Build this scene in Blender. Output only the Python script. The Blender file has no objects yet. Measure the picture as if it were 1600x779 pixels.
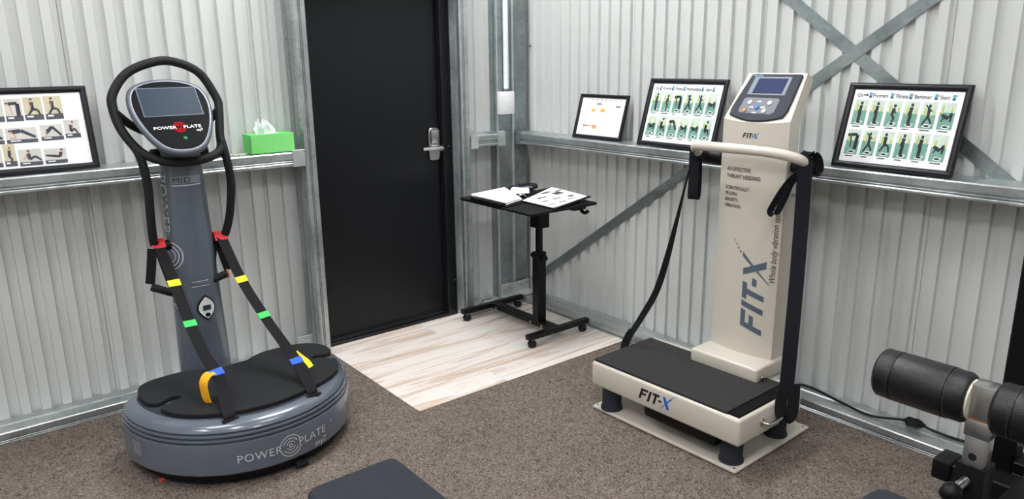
import bpy, bmesh, math, random
from mathutils import Vector, Matrix
random.seed(7)
scene = bpy.context.scene
COL = scene.collection

# ------------------------------------------------------------------ camera
CAM = Vector((-3.18, -3.815, 1.6))
YAW, PITCH, ROLL = math.radians(51.391), math.radians(14.5), math.radians(-0.674)
LENS = 26.12
fwd = Vector((math.cos(PITCH)*math.cos(YAW), math.cos(PITCH)*math.sin(YAW), -math.sin(PITCH)))
rt = Vector((math.sin(YAW), -math.cos(YAW), 0.0))
upv = rt.cross(fwd)
rt2 = math.cos(ROLL)*rt + math.sin(ROLL)*upv
up2 = -math.sin(ROLL)*rt + math.cos(ROLL)*upv
cam_data = bpy.data.cameras.new('camera')
cam_data.lens = LENS
cam_data.sensor_width = 36.0
cam_data.clip_start = 0.02
cam = bpy.data.objects.new('camera', cam_data)
COL.objects.link(cam)
m = Matrix((rt2, up2, -fwd)).transposed().to_4x4()
m.translation = CAM
cam.matrix_world = m
scene.camera = cam

# ------------------------------------------------------------------ world, exposure
world = bpy.data.worlds.new('world')
scene.world = world
world.use_nodes = True
world.node_tree.nodes['Background'].inputs[0].default_value = (0.8, 0.85, 0.9, 1)
world.node_tree.nodes['Background'].inputs[1].default_value = 0.3
vs = scene.view_settings
vs.view_transform = 'Standard'
vs.look = 'None'
vs.gamma = 1.0
vs.use_curve_mapping = False
vs.exposure = 0.0
LAMP_STRENGTH = 26.5
CEIL_Z = 3.6
# (x, y, turned, strength factor) of the ceiling panels
LAMPS = [(-1.2, -0.85, 0, 1.4), (-3.5, -1.35, 0, 0.75), (-1.55, -3.4, 0, 0.65), (-3.7, -3.7, 0, 1.6), (-5.5, -2.5, 0, 1.6), (-2.6, -6.0, 0, 1.6)]

# ------------------------------------------------------------------ materials
def lin(c):
    if isinstance(c, str):
        c = c.lstrip('#'); c = [int(c[i:i+2], 16) for i in (0, 2, 4)]
    r = []
    for v in c:
        v /= 255.0
        r.append(v/12.92 if v <= 0.04045 else ((v+0.055)/1.055)**2.4)
    return (*r, 1.0)

class NT:
    def __init__(s, name):
        s.m = bpy.data.materials.new(name); s.m.use_nodes = True
        s.t = s.m.node_tree; s.b = s.t.nodes['Principled BSDF']
    def n(s, typ, **kw):
        nd = s.t.nodes.new(typ)
        for k, v in kw.items(): setattr(nd, k, v)
        return nd
    def l(s, a, b): s.t.links.new(a, b)
    def coord(s, scale=(1, 1, 1), kind='Object', rand=False):
        tc = s.n('ShaderNodeTexCoord'); mp = s.n('ShaderNodeMapping')
        mp.inputs['Scale'].default_value = scale
        s.l(tc.outputs[kind], mp.inputs['Vector'])
        if rand:
            oi = s.n('ShaderNodeObjectInfo'); ml = s.n('ShaderNodeMath', operation='MULTIPLY')
            ml.inputs[1].default_value = 37.0
            s.l(oi.outputs['Random'], ml.inputs[0]); s.l(ml.outputs[0], mp.inputs['Location'])
        return mp.outputs['Vector']
    def noise(s, vec, scale, detail=2, rough=0.5, dist=0.0):
        nd = s.n('ShaderNodeTexNoise')
        nd.inputs['Scale'].default_value = scale; nd.inputs['Detail'].default_value = detail
        nd.inputs['Roughness'].default_value = rough; nd.inputs['Distortion'].default_value = dist
        if vec is not None: s.l(vec, nd.inputs['Vector'])
        return nd.outputs['Fac']
    def ramp(s, fac, stops, interp='LINEAR'):
        r = s.n('ShaderNodeValToRGB'); r.color_ramp.interpolation = interp
        e = r.color_ramp.elements
        while len(e) < len(stops): e.new(0.5)
        for el, (p, c) in zip(e, stops): el.position = p; el.color = c
        s.l(fac, r.inputs['Fac']); return r.outputs['Color']
    def bump(s, h, strength, dist):
        b = s.n('ShaderNodeBump'); b.inputs['Strength'].default_value = strength; b.inputs['Distance'].default_value = dist
        s.l(h, b.inputs['Height']); s.l(b.outputs['Normal'], s.b.inputs['Normal'])

def mat(name, col, rough=0.5, metal=0.0, var=0.05, nscale=25.0, bump=0.0, bscale=300.0, coat=0.0, spec=0.5, emit=0.0):
    t = NT(name); b = t.b
    c = lin(col)
    v = t.coord()
    f = t.noise(v, nscale, 3)
    lo = tuple(x*(1-var) for x in c[:3])+(1,); hi = tuple(min(1, x*(1+var)) for x in c[:3])+(1,)
    cr = t.ramp(f, [(0.3, lo), (0.7, hi)])
    t.l(cr, b.inputs['Base Color'])
    b.inputs['Roughness'].default_value = rough; b.inputs['Metallic'].default_value = metal
    b.inputs['Coat Weight'].default_value = coat; b.inputs['Specular IOR Level'].default_value = spec
    b.inputs['Coat Roughness'].default_value = 0.08
    if bump: t.bump(t.noise(v, bscale, 2), bump, 0.002)
    if emit:
        t.l(cr, b.inputs['Emission Color']); b.inputs['Emission Strength'].default_value = emit
    return t.m

M = {}
def build_materials():
    # carpet: wormy loop pile in brown grey
    t = NT('carpet'); v = t.coord()
    n1 = t.noise(v, 66, 1.0, 0.5, 1.8)
    ab = t.n('ShaderNodeMath', operation='SUBTRACT'); ab.inputs[1].default_value = 0.5; t.l(n1, ab.inputs[0])
    aa = t.n('ShaderNodeMath', operation='ABSOLUTE'); t.l(ab.outputs[0], aa.inputs[0])
    worms = t.ramp(aa.outputs[0], [(0.0, lin((150, 138, 129))), (0.04, lin((126, 115, 108))), (0.10, lin((98, 88, 82))), (0.22, lin((72, 64, 60)))])
    big = t.noise(v, 2.5, 3)
    mx = t.n('ShaderNodeMix', data_type='RGBA', blend_type='MULTIPLY'); mx.inputs['Factor'].default_value = 1.0
    t.l(worms, mx.inputs['A']); t.l(t.ramp(big, [(0.3, (0.86, 0.86, 0.86, 1)), (0.7, (1, 1, 1, 1))]), mx.inputs['B'])
    t.l(mx.outputs['Result'], t.b.inputs['Base Color']); t.b.inputs['Roughness'].default_value = 0.95
    t.b.inputs['Specular IOR Level'].default_value = 0.1
    iv = t.n('ShaderNodeMath', operation='SUBTRACT'); iv.inputs[0].default_value = 0.5; t.l(aa.outputs[0], iv.inputs[1])
    t.bump(iv.outputs[0], 0.8, 0.006); M['carpet'] = t.m
    # whitewashed vinyl plank, grain along x
    t = NT('vinyl'); v = t.coord((0.45, 5.0, 1.0), 'Object', True)
    n1 = t.noise(v, 2.4, 6, 0.60, 1.2)
    v2 = t.coord((0.8, 22.0, 1.0), 'Object', True); n2 = t.noise(v2, 3.0, 5, 0.65, 2.5)
    c1 = t.ramp(n1, [(0.30, lin((190, 166, 148))), (0.42, lin((214, 197, 184))), (0.52, lin((232, 225, 220))), (0.62, lin((230, 222, 215))), (0.75, lin((208, 190, 176)))])
    c2 = t.ramp(n2, [(0.30, lin((196, 170, 150))), (0.40, (1, 1, 1, 1))])
    mx = t.n('ShaderNodeMix', data_type='RGBA', blend_type='MULTIPLY'); mx.inputs['Factor'].default_value = 0.55
    t.l(c1, mx.inputs['A']); t.l(c2, mx.inputs['B']); t.l(mx.outputs['Result'], t.b.inputs['Base Color'])
    t.b.inputs['Roughness'].default_value = 0.42; t.bump(n2, 0.15, 0.001); M['vinyl'] = t.m
    # galvanised steel with spangle
    def galv(name, a, b, rough):
        t = NT(name); v = t.coord()
        vo = t.n('ShaderNodeTexVoronoi'); vo.inputs['Scale'].default_value = 55; t.l(v, vo.inputs['Vector'])
        bw = t.n('ShaderNodeRGBToBW'); t.l(vo.outputs['Color'], bw.inputs[0])
        n = t.noise(v, 6, 4)
        ad = t.n('ShaderNodeMath', operation='MULTIPLY_ADD'); ad.inputs[1].default_value = 0.25; t.l(bw.outputs[0], ad.inputs[0]); t.l(n, ad.inputs[2])
        t.l(t.ramp(ad.outputs[0], [(0.35, lin(a)), (0.85, lin(b))]), t.b.inputs['Base Color'])
        t.b.inputs['Metallic'].default_value = 0.8
        rr = t.ramp(ad.outputs[0], [(0.3, (rough, rough, rough, 1)), (0.9, (rough+0.12,)*3+(1,))])
        t.l(rr, t.b.inputs['Roughness']); M[name] = t.m
    galv('galv', (160, 167, 168), (202, 207, 208), 0.27)
    galv('galv_dark', (128, 138, 139), (164, 173, 174), 0.33)
    galv('zinc', (186, 190, 191), (220, 222, 223), 0.42)
    M['sheet'] = mat('sheet', (202, 204, 202), 0.45, 0, 0.02, 3)
    M['wallback'] = mat('wallback', (205, 206, 202), 0.6, 0, 0.03, 3)
    M['ceil'] = mat('ceil', (225, 226, 224), 0.8, 0, 0.02, 3)
    M['door'] = mat('door', (17, 19, 23), 0.38, 0, 0.06, 3, 0.02, 900, spec=0.3)
    M['door_frame'] = mat('door_frame', (16, 17, 21), 0.32, 0, 0.06, 6)
    M['chrome'] = mat('chrome', (205, 205, 205), 0.16, 1.0, 0.05)
    M['satin'] = mat('satin', (186, 186, 186), 0.28, 1.0, 0.05)
    M['white_plastic'] = mat('white_plastic', (232, 233, 233), 0.4, 0, 0.02)
    M['pp_grey'] = mat('pp_grey', (96, 103, 115), 0.26, 0.15, 0.04, 12, 0, 300, 0.5)
    M['pp_rim'] = mat('pp_rim', (90, 95, 106), 0.36, 0.15, 0.04, 12, 0, 300, 0.15)
    M['pp_text'] = mat('pp_text', (206, 210, 214), 0.4, 0.2, 0.02)
    M['rubber'] = mat('rubber', (32, 33, 35), 0.8, 0, 0.12, 60, 0.35, 500, spec=0.25)
    M['foam'] = mat('foam', (30, 31, 33), 0.65, 0, 0.08, 60, 0.2, 700, spec=0.25)
    M['mat_grey'] = mat('mat_grey', (50, 49, 49), 0.8, 0, 0.3, 120, 0.35, 220, spec=0.2)
    M['webbing'] = mat('webbing', (28, 28, 31), 0.85, 0, 0.10, 200, 0.4, 900, spec=0.2)
    M['webbing_blue'] = mat('webbing_blue', (26, 27, 33), 0.85, 0, 0.10, 200, 0.4, 900, spec=0.2)
    M['black_plastic'] = mat('black_plastic', (13, 13, 15), 0.45, 0, 0.06, spec=0.25)
    M['black_metal'] = mat('black_metal', (11, 11, 13), 0.38, 0.0, 0.08, spec=0.25)
    M['glass_black'] = mat('glass_black', (8, 9, 12), 0.5, 0, 0.02, 5, 0, 300, 0.0, 0.06)
    M['screen'] = mat('screen', (38, 52, 68), 0.4, 0, 0.04, 3, spec=0.1)
    M['screen_edge'] = mat('screen_edge', (104, 114, 126), 0.5, 0.0, 0.02, spec=0.2)
    M['lcd'] = mat('lcd', (8, 30, 78), 0.45, 0, 0.08, 8, emit=0.08, spec=0.1)
    M['cream'] = mat('cream', (203, 196, 184), 0.38, 0, 0.02, 5, 0, 300, 0.15)
    M['cream_dark'] = mat('cream_dark', (207, 200, 189), 0.42, 0, 0.02, 5)
    M['panel_grey'] = mat('panel_grey', (50, 53, 61), 0.6, 0, 0.04, spec=0.2)
    M['keypad'] = mat('keypad', (122, 125, 132), 0.6, 0.0, 0.03, spec=0.2)
    M['lcd_frame'] = mat('lcd_frame', (100, 110, 120), 0.5, 0.1, 0.03)
    M['slate'] = mat('slate', (84, 96, 112), 0.45, 0, 0.03)
    M['ink'] = mat('ink', (18, 18, 22), 0.5, 0, 0.03)
    M['ink_soft'] = mat('ink_soft', (70, 66, 62), 0.6, 0, 0.03)
    M['ink_pale'] = mat('ink_pale', (150, 152, 158), 0.6, 0, 0.03)
    M['blue'] = mat('blue', (30, 92, 200), 0.5, 0, 0.05)
    M['tag_blue'] = mat('tag_blue', (36, 92, 226), 0.65, 0, 0.06)
    M['tag_red'] = mat('tag_red', (214, 38, 48), 0.65, 0, 0.06)
    M['tag_yellow'] = mat('tag_yellow', (250, 222, 20), 0.65, 0, 0.06)
    M['tag_green'] = mat('tag_green', (52, 196, 92), 0.65, 0, 0.06)
    M['amber'] = mat('amber', (250, 178, 24), 0.65, 0, 0.06)
    M['orange'] = mat('orange', (222, 110, 36), 0.45, 0, 0.06)
    M['logo_red'] = mat('logo_red', (150, 14, 22), 0.6, 0, 0.03, spec=0.05)
    M['green_led'] = mat('green_led', (14, 128, 56), 0.6, 0, 0.03, spec=0.05)
    M['white_ink'] = mat('white_ink', (238, 238, 240), 0.5, 0, 0.02)
    M['box_green'] = mat('box_green', (84, 200, 92), 0.5, 0, 0.05, 6)
    M['box_green2'] = mat('box_green2', (132, 224, 126), 0.5, 0, 0.05, 6)
    M['tissue'] = mat('tissue', (244, 245, 246), 0.9, 0, 0.02)
    M['paper'] = mat('paper', (240, 240, 242), 0.75, 0, 0.01)
    M['frame_black'] = mat('frame_black', (26, 26, 33), 0.32, 0.0, 0.06, spec=0.35)
    M['leather'] = mat('leather', (17, 18, 21), 0.34, 0, 0.10, 40, 0.4, 420, spec=0.45)
    M['leather_matte'] = mat('leather_matte', (44, 48, 55), 0.6, 0, 0.06, 30, 0.2, 260, spec=0.3)
    M['stitch'] = mat('stitch', (74, 76, 82), 0.7, 0, 0.05)
    M['ivory'] = mat('ivory', (226, 220, 200), 0.5, 0, 0.03)
    M['rust'] = mat('rust', (150, 92, 52), 0.8, 0.2, 0.3, 60)
    M['ph_wall'] = mat('ph_wall', (200, 216, 200), 0.6, 0, 0.10, 20)
    M['ph_teal'] = mat('ph_teal', (112, 160, 144), 0.6, 0, 0.10, 20)
    M['ph_yellow'] = mat('ph_yellow', (186, 190, 104), 0.6, 0, 0.05)
    M['ph_grey'] = mat('ph_grey', (200, 198, 192), 0.6, 0, 0.08, 20)
    M['ph_beige'] = mat('ph_beige', (196, 188, 160), 0.6, 0, 0.08, 20)
    M['ph_slate'] = mat('ph_slate', (72, 76, 84), 0.6, 0, 0.05)
    M['ph_cloth'] = mat('ph_cloth', (52, 54, 66), 0.6, 0, 0.05)
    M['ph_skin'] = mat('ph_skin', (206, 158, 132), 0.6, 0, 0.05)
    M['ph_black'] = mat('ph_black', (28, 38, 38), 0.6, 0, 0.05)
    M['cell_dark'] = mat('cell_dark', (110, 110, 120), 0.6, 0, 0.04)
    M['cell_orange'] = mat('cell_orange', (238, 182, 78), 0.6, 0, 0.04)
    M['cell_magenta'] = mat('cell_magenta', (196, 52, 98), 0.6, 0, 0.04)
    M['grid_ink'] = mat('grid_ink', (206, 206, 216), 0.6, 0, 0.02)
    M['icon_blue'] = mat('icon_blue', (96, 158, 190), 0.6, 0, 0.04)
    # lamp diffusers, one per ceiling panel (outputs differ)
    for k, lp_ in enumerate(LAMPS):
        t = NT('diffuser'); t.l(t.ramp(t.noise(t.coord(), 4), [(0.2, (0.97, 0.985, 1, 1)), (0.8, (1, 1, 1, 1))]), t.b.inputs['Emission Color'])
        t.b.inputs['Emission Strength'].default_value = LAMP_STRENGTH*lp_[3]; M['diffuser%d' % k] = t.m
build_materials()

# ------------------------------------------------------------------ mesh helpers
def spline(pts, n=8, closed=False):
    P = [Vector(p) for p in pts]; out = []
    N = len(P); segs = N if closed else N-1
    for i in range(segs):
        if closed: a, b, c, d = P[(i-1) % N], P[i], P[(i+1) % N], P[(i+2) % N]
        else: a, b, c, d = P[max(i-1, 0)], P[i], P[i+1], P[min(i+2, N-1)]
        for k in range(n):
            t = k/n
            out.append(0.5*((2*b)+(c-a)*t+(2*a-5*b+4*c-d)*t*t+(3*b-a-3*c+d)*t**3))
    if not closed: out.append(P[-1])
    return out

class MB:
    def __init__(s): s.v = []; s.f = []; s.mi = []
    def add(s, vs, fs, mi=0):
        o = len(s.v); s.v += [tuple(p) for p in vs]
        for f in fs: s.f.append([i+o for i in f]); s.mi.append(mi)
        return s
    def bm(s, b, mi=0):
        b.verts.index_update()
        s.add([v.co.copy() for v in b.verts], [[v.index for v in f.verts] for f in b.faces], mi); b.free(); return s
    def box(s, x0, x1, y0, y1, z0, z1, bev=0.0, seg=2, mi=0, mtx=None):
        b = bmesh.new(); bmesh.ops.create_cube(b, size=1.0)
        for v in b.verts:
            v.co = Vector(((x0+x1)/2+v.co.x*(x1-x0), (y0+y1)/2+v.co.y*(y1-y0), (z0+z1)/2+v.co.z*(z1-z0)))
        if bev: bmesh.ops.bevel(b, geom=b.edges[:], offset=bev, segments=seg, profile=0.5, affect='EDGES')
        if mtx is not None: bmesh.ops.transform(b, matrix=mtx, verts=b.verts)
        return s.bm(b, mi)
    def prism(s, poly, fn, t0, t1, mi=0, bev=0.0):
        """poly: list of (a,b); fn(a,b,t)->xyz"""
        if bev:
            n = len(poly); 
            area = sum(poly[i][0]*poly[(i+1) % n][1]-poly[(i+1) % n][0]*poly[i][1] for i in range(n))
            sg = 1 if area > 0 else -1
            def inset(d):
                r = []
                for i in range(n):
                    a, b, c = Vector(poly[i-1]), Vector(poly[i]), Vector(poly[(i+1) % n])
                    e1 = (b-a).normalized() if (b-a).length > 1e-9 else Vector((1, 0)); e2 = (c-b).normalized() if (c-b).length > 1e-9 else e1
                    n1 = Vector((-e1.y, e1.x))*sg; n2 = Vector((-e2.y, e2.x))*sg
                    nn = n1+n2
                    nn = nn/max(nn.length_squared/2, 0.4) 
                    r.append(b+nn*d)
                return r
            rings = [(inset(bev), t0), (poly, t0+bev*(1 if t1 > t0 else -1)), (poly, t1-bev*(1 if t1 > t0 else -1)), (inset(bev), t1)]
        else: rings = [(poly, t0), (poly, t1)]
        n = len(poly); vs = []; fs = []
        for pl, t in rings: vs += [fn(p[0], p[1], t) for p in pl]
        for k in range(len(rings)-1):
            for i in range(n): fs.append([k*n+i, k*n+(i+1) % n, (k+1)*n+(i+1) % n, (k+1)*n+i])
        fs.append(list(range(n))[::-1]); fs.append([(len(rings)-1)*n+i for i in range(n)])
        return s.add(vs, fs, mi)
    def flat(s, poly, fn, t=0.0, mi=0):
        return s.add([fn(p[0], p[1], t) for p in poly], [list(range(len(poly)))], mi)
    def quad(s, q, fn, t=0.0, mi=0, n=6):
        vs = []; fs = []
        for i in range(n+1):
            for j in range(n+1):
                u, v = i/n, j/n
                p = [(1-u)*(1-v)*q[0][c]+u*(1-v)*q[1][c]+u*v*q[2][c]+(1-u)*v*q[3][c] for c in (0, 1)]
                vs.append(fn(p[0], p[1], t))
        for i in range(n):
            for j in range(n): fs.append([i*(n+1)+j, (i+1)*(n+1)+j, (i+1)*(n+1)+j+1, i*(n+1)+j+1])
        return s.add(vs, fs, mi)
    def tube(s, pts, r, n=12, closed=False, caps=True, mi=0):
        P = [Vector(p) for p in pts]; N = len(P)
        R = r if isinstance(r, (list, tuple)) else [r]*N
        up = None; vs = []; fs = []
        for i in range(N):
            if closed: d = (P[(i+1) % N]-P[i-1])
            else: d = P[min(i+1, N-1)]-P[max(i-1, 0)]
            d = d.normalized() if d.length > 1e-9 else Vector((0, 0, 1))
            if up is None:
                up = Vector((0, 0, 1)) if abs(d.z) < 0.9 else Vector((1, 0, 0))
            up = (up-d*up.dot(d)); up = up.normalized() if up.length > 1e-6 else d.orthogonal().normalized()
            sd = d.cross(up)
            for k in range(n):
                a = 2*math.pi*k/n
                vs.append(P[i]+R[i]*(math.cos(a)*up+math.sin(a)*sd))
        for i in range(N if closed else N-1):
            j = (i+1) % N
            for k in range(n):
                fs.append([i*n+k, i*n+(k+1) % n, j*n+(k+1) % n, j*n+k])
        if caps and not closed:
            fs.append(list(range(n))[::-1]); fs.append([(N-1)*n+k for k in range(n)])
        return s.add(vs, fs, mi)
    def cyl(s, a, b, r, n=20, bev=0.0, mi=0, r2=None):
        a, b = Vector(a), Vector(b); r2 = r if r2 is None else r2
        if bev:
            d = (b-a).normalized()*bev
            return s.tube([a, a+d*0.35, a+d, b-d, b-d*0.35, b], [r-bev, r-bev*0.35, r, r2, r2-bev*0.35, r2-bev], n, mi=mi)
        return s.tube([a, b], [r, r2], n, mi=mi)
    def ribbon(s, pts, w, t, wdir, mi=0):
        P = [Vector(p) for p in pts]; N = len(P); vs = []; fs = []
        for i in range(N):
            d = (P[min(i+1, N-1)]-P[max(i-1, 0)]).normalized()
            wd = Vector(wdir[i]) if isinstance(wdir, list) else Vector(wdir)
            wd = (wd-d*wd.dot(d)).normalized(); nn = d.cross(wd)
            for a, b in ((-1, -1), (1, -1), (1, 1), (-1, 1)):
                vs.append(P[i]+wd*a*w/2+nn*b*t/2)
        for i in range(N-1):
            for k in range(4): fs.append([i*4+k, i*4+(k+1) % 4, (i+1)*4+(k+1) % 4, (i+1)*4+k])
        fs.append([3, 2, 1, 0]); fs.append([(N-1)*4+k for k in range(4)])
        return s.add(vs, fs, mi)
    def loft(s, rings, caps=True, mi=0):
        n = len(rings[0]); vs = []; fs = []
        for r in rings: vs += list(r)
        for k in range(len(rings)-1):
            for i in range(n): fs.append([k*n+i, k*n+(i+1) % n, (k+1)*n+(i+1) % n, (k+1)*n+i])
        if caps: fs.append(list(range(n))[::-1]); fs.append([(len(rings)-1)*n+i for i in range(n)])
        return s.add(vs, fs, mi)
    def extrude(s, prof, fn, t0, t1, closed=True, mi=0):
        n = len(prof)
        vs = [fn(a, b, t0) for a, b in prof]+[fn(a, b, t1) for a, b in prof]
        fs = [[i, (i+1) % n, n+(i+1) % n, n+i] for i in range(n if closed else n-1)]
        if closed: fs += [list(range(n))[::-1], [n+i for i in range(n)]]
        return s.add(vs, fs, mi)
    def build(s, name, mats, parent=None, smooth=35, fixn=True):
        if not isinstance(mats, (list, tuple)): mats = [mats]
        me = bpy.data.meshes.new(name)
        vs = s.v
        root = parent
        while root is not None and root.parent is not None: root = root.parent
        if root is not None:
            inv = (Matrix.Translation(root.location) @ root.rotation_euler.to_matrix().to_4x4()).inverted()
            vs = [tuple(inv @ Vector(p)) for p in vs]
        me.from_pydata(vs, [], s.f)
        for mm in mats: me.materials.append(M[mm])
        me.polygons.foreach_set('material_index', s.mi)
        if fixn:
            b = bmesh.new(); b.from_mesh(me); bmesh.ops.recalc_face_normals(b, faces=b.faces[:]); b.to_mesh(me); b.free()
        if smooth:
            me.polygons.foreach_set('use_smooth', [True]*len(me.polygons)); me.set_sharp_from_angle(angle=math.radians(smooth))
        me.update()
        o = bpy.data.objects.new(name, me); COL.objects.link(o)
        if parent is not None: o.parent = parent
        return o

def tag(o, label, cat, group=None):
    o['label'] = label; o['category'] = cat
    if group: o['group'] = group
    return o
def thing(name, label, cat, loc=(0, 0, 0), group=None):
    o = bpy.data.objects.new(name, None); COL.objects.link(o); o.location = loc; o.empty_display_size = 0.05
    return tag(o, label, cat, group)
def struct(o, label, cat='structure'):
    o['kind'] = 'structure'; o['label'] = label; o['category'] = cat
    return o

def text_mesh(body, size, shear=0.0, offset=0.0, align='LEFT', spacing=1.0):
    cu = bpy.data.curves.new('t', 'FONT'); cu.body = body; cu.size = size; cu.shear = shear; cu.offset = offset
    cu.align_x = align; cu.space_character = spacing; cu.resolution_u = 3; cu.fill_mode = 'FRONT'
    ob = bpy.data.objects.new('t', cu); COL.objects.link(ob)
    dg = bpy.context.evaluated_depsgraph_get()
    me = bpy.data.meshes.new_from_object(ob.evaluated_get(dg))
    vs = [(v.co.x, v.co.y) for v in me.vertices]; fs = [list(p.vertices) for p in me.polygons]
    bpy.data.objects.remove(ob); bpy.data.curves.remove(cu); bpy.data.meshes.remove(me)
    return vs, fs
def text(name, body, size, m_, fn, parent, **kw):
    vs, fs = text_mesh(body, size, **kw)
    mb = MB(); mb.add([fn(a, b, 0) for a, b in vs], fs)
    return mb.build(name, m_, parent, smooth=0, fixn=False)
def add_text(mb, body, size, fn, mi, **kw):
    vs, fs = text_mesh(body, size, **kw); mb.add([fn(a, b, 0) for a, b in vs], fs, mi)

def circ(cx, cy, r, n=16, ry=None):
    ry = r if ry is None else ry
    return [(cx+r*math.cos(2*math.pi*k/n), cy+ry*math.sin(2*math.pi*k/n)) for k in range(n)]
def arc_band(mb, cx, cy, r, w, a0, a1, fn, mi=0, n=14):
    vs = []; fs = []
    for k in range(n+1):
        a = math.radians(a0+(a1-a0)*k/n)
        for rr in (r-w/2, r+w/2): vs.append(fn(cx+rr*math.cos(a), cy+rr*math.sin(a), 0))
    for k in range(n): fs.append([2*k, 2*k+1, 2*k+3, 2*k+2])
    mb.add(vs, fs, mi)
def stroke(mb, a, b, w, fn, t, mi, w2=None):
    w2 = w if w2 is None else w2
    a, b = Vector(a), Vector(b); d = (b-a).normalized(); n = Vector((-d.y, d.x))
    p = [a+n*w/2, a-n*w/2, b-n*w2/2, b+n*w2/2]
    mb.flat([(q.x, q.y) for q in p], fn, t, mi)

# ================================================================== STRUCTURE
X0, Y0 = -6.6, -7.4      # far ends of the room
fl = MB().box(X0-0.1, 0.12, Y0-0.1, 0.12, -0.05, 0.0).build('floor', 'carpet', smooth=0)
struct(fl, 'brown grey looped carpet covering the room', 'floor')
# vinyl planks laid in front of the door
vf = MB().box(-1.545, -0.02, -1.061, -0.02, 0.0002, 0.001).build('floor', 'ink_soft', smooth=0)
struct(vf, 'whitewashed wood plank area in front of the black door', 'floor')
ybs = [-0.03, -0.066, -0.266, -0.465, -0.663, -0.862, -1.061]
joints = {0: [], 1: [-0.92], 2: [], 3: [-0.70], 4: [], 5: [-1.02]}
for i in range(len(ybs)-1):
    xs = [-1.545]+joints[i]+[-0.02]
    for a, b in zip(xs[:-1], xs[1:]):
        MB().box(a+0.0006, b-0.0006, ybs[i+1]+0.0007, ybs[i]-0.0007, 0.001, 0.0045, 0.0006, 1).build('plank', 'vinyl', vf, smooth=0)

cl = MB().box(X0-0.1, 0.12, Y0-0.1, 0.12, CEIL_Z, CEIL_Z+0.05).build('ceiling', 'ceil', smooth=0)
struct(cl, 'plain pale ceiling over the gym', 'ceiling')
w = MB().box(X0-0.1, X0, Y0, 0.1, 0, CEIL_Z).build('wall_far', 'wallback', smooth=0); struct(w, 'plain pale end wall of the gym', 'wall')
w = MB().box(X0, 0.1, Y0-0.1, Y0, 0, CEIL_Z).build('wall_back', 'wallback', smooth=0); struct(w, 'plain pale wall behind the viewpoint', 'wall')

PITCH_R, DEPTH_R, WEB = 0.082, 0.017, 0.004
def sheet_profile(a0, a1, phase):
    """list of (a, depth) along the wall"""
    fl_ = (PITCH_R-2*WEB)/2
    pts = []
    k = math.floor((a0-phase)/PITCH_R)-1
    while True:
        s = phase+k*PITCH_R
        for da, d in ((0, 0), (fl_, 0), (fl_+WEB, DEPTH_R), (2*fl_+WEB, DEPTH_R)):
            pts.append((s+da, d))
        if s > a1+PITCH_R: break
        k += 1
    out = []
    def at(x):
        for (p, q) in zip(pts[:-1], pts[1:]):
            if p[0] <= x <= q[0]: return p[1]+(q[1]-p[1])*(x-p[0])/max(q[0]-p[0], 1e-9)
    out = [(a0, at(a0))]+[p for p in pts if a0 < p[0] < a1]+[(a1, at(a1))]
    return out
def make_sheet(a0, a1, phase, fn, z0, z1, parent):
    pr = sheet_profile(a0, a1, phase)
    poly = pr+[(a, d+0.0012) for a, d in reversed(pr)]
    MB().extrude(poly, fn, z0, z1).build('sheet', 'sheet', parent, smooth=0)

# left wall (y = 0), with the door opening
wl = MB().box(X0, -1.60, 0.03, 0.1, 0, CEIL_Z).box(-0.60, 0.1, 0.03, 0.1, 0, CEIL_Z).box(-1.60, -0.60, 0.03, 0.1, 2.12, CEIL_Z).build('wall_left', 'wallback', smooth=0)
struct(wl, 'ribbed pale grey steel wall with the black door', 'wall')
fnL = lambda a, d, z: (a, d, z)
seams = [-1.785-0.82*k for k in range(0, 7)]
phaseL = -1.785+0.016
edges = [-1.585]+seams
for a, b in zip(edges[:-1], edges[1:]):
    make_sheet(max(b, X0)+0.0008, a-0.0008, phaseL, fnL, 0.03, CEIL_Z, wl)
make_sheet(-0.60, -0.0, -0.49, fnL, 0.03, CEIL_Z, wl)
make_sheet(-1.585+0.001, -0.601, phaseL, fnL, 2.12, CEIL_Z, wl)
# right wall (x = 0)
wr = MB().box(0.03, 0.1, Y0, 0.03, 0, CEIL_Z).build('wall_right', 'wallback', smooth=0)
struct(wr, 'ribbed pale grey steel wall with cross bracing straps', 'wall')
fnR = lambda a, d, z: (d, a, z)
edges = [-0.001, -0.913]+[-0.913-0.822*k for k in range(1, 9)]
for a, b in zip(edges[:-1], edges[1:]):
    make_sheet(max(b, Y0)+0.0008, a-0.0008, -0.913+0.016, fnR, 0.03, CEIL_Z, wr)
MB().tube([(-0.001, -0.052, 1.668), (-0.012, -0.055, 1.666)], 0.003, 8).tube([(-0.012, -0.055, 1.666), (-0.02, -0.062, 1.672)], 0.0055, 8).build('screw', 'black_plastic', wr)
FP = -0.151   # front plane of the framing

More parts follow.
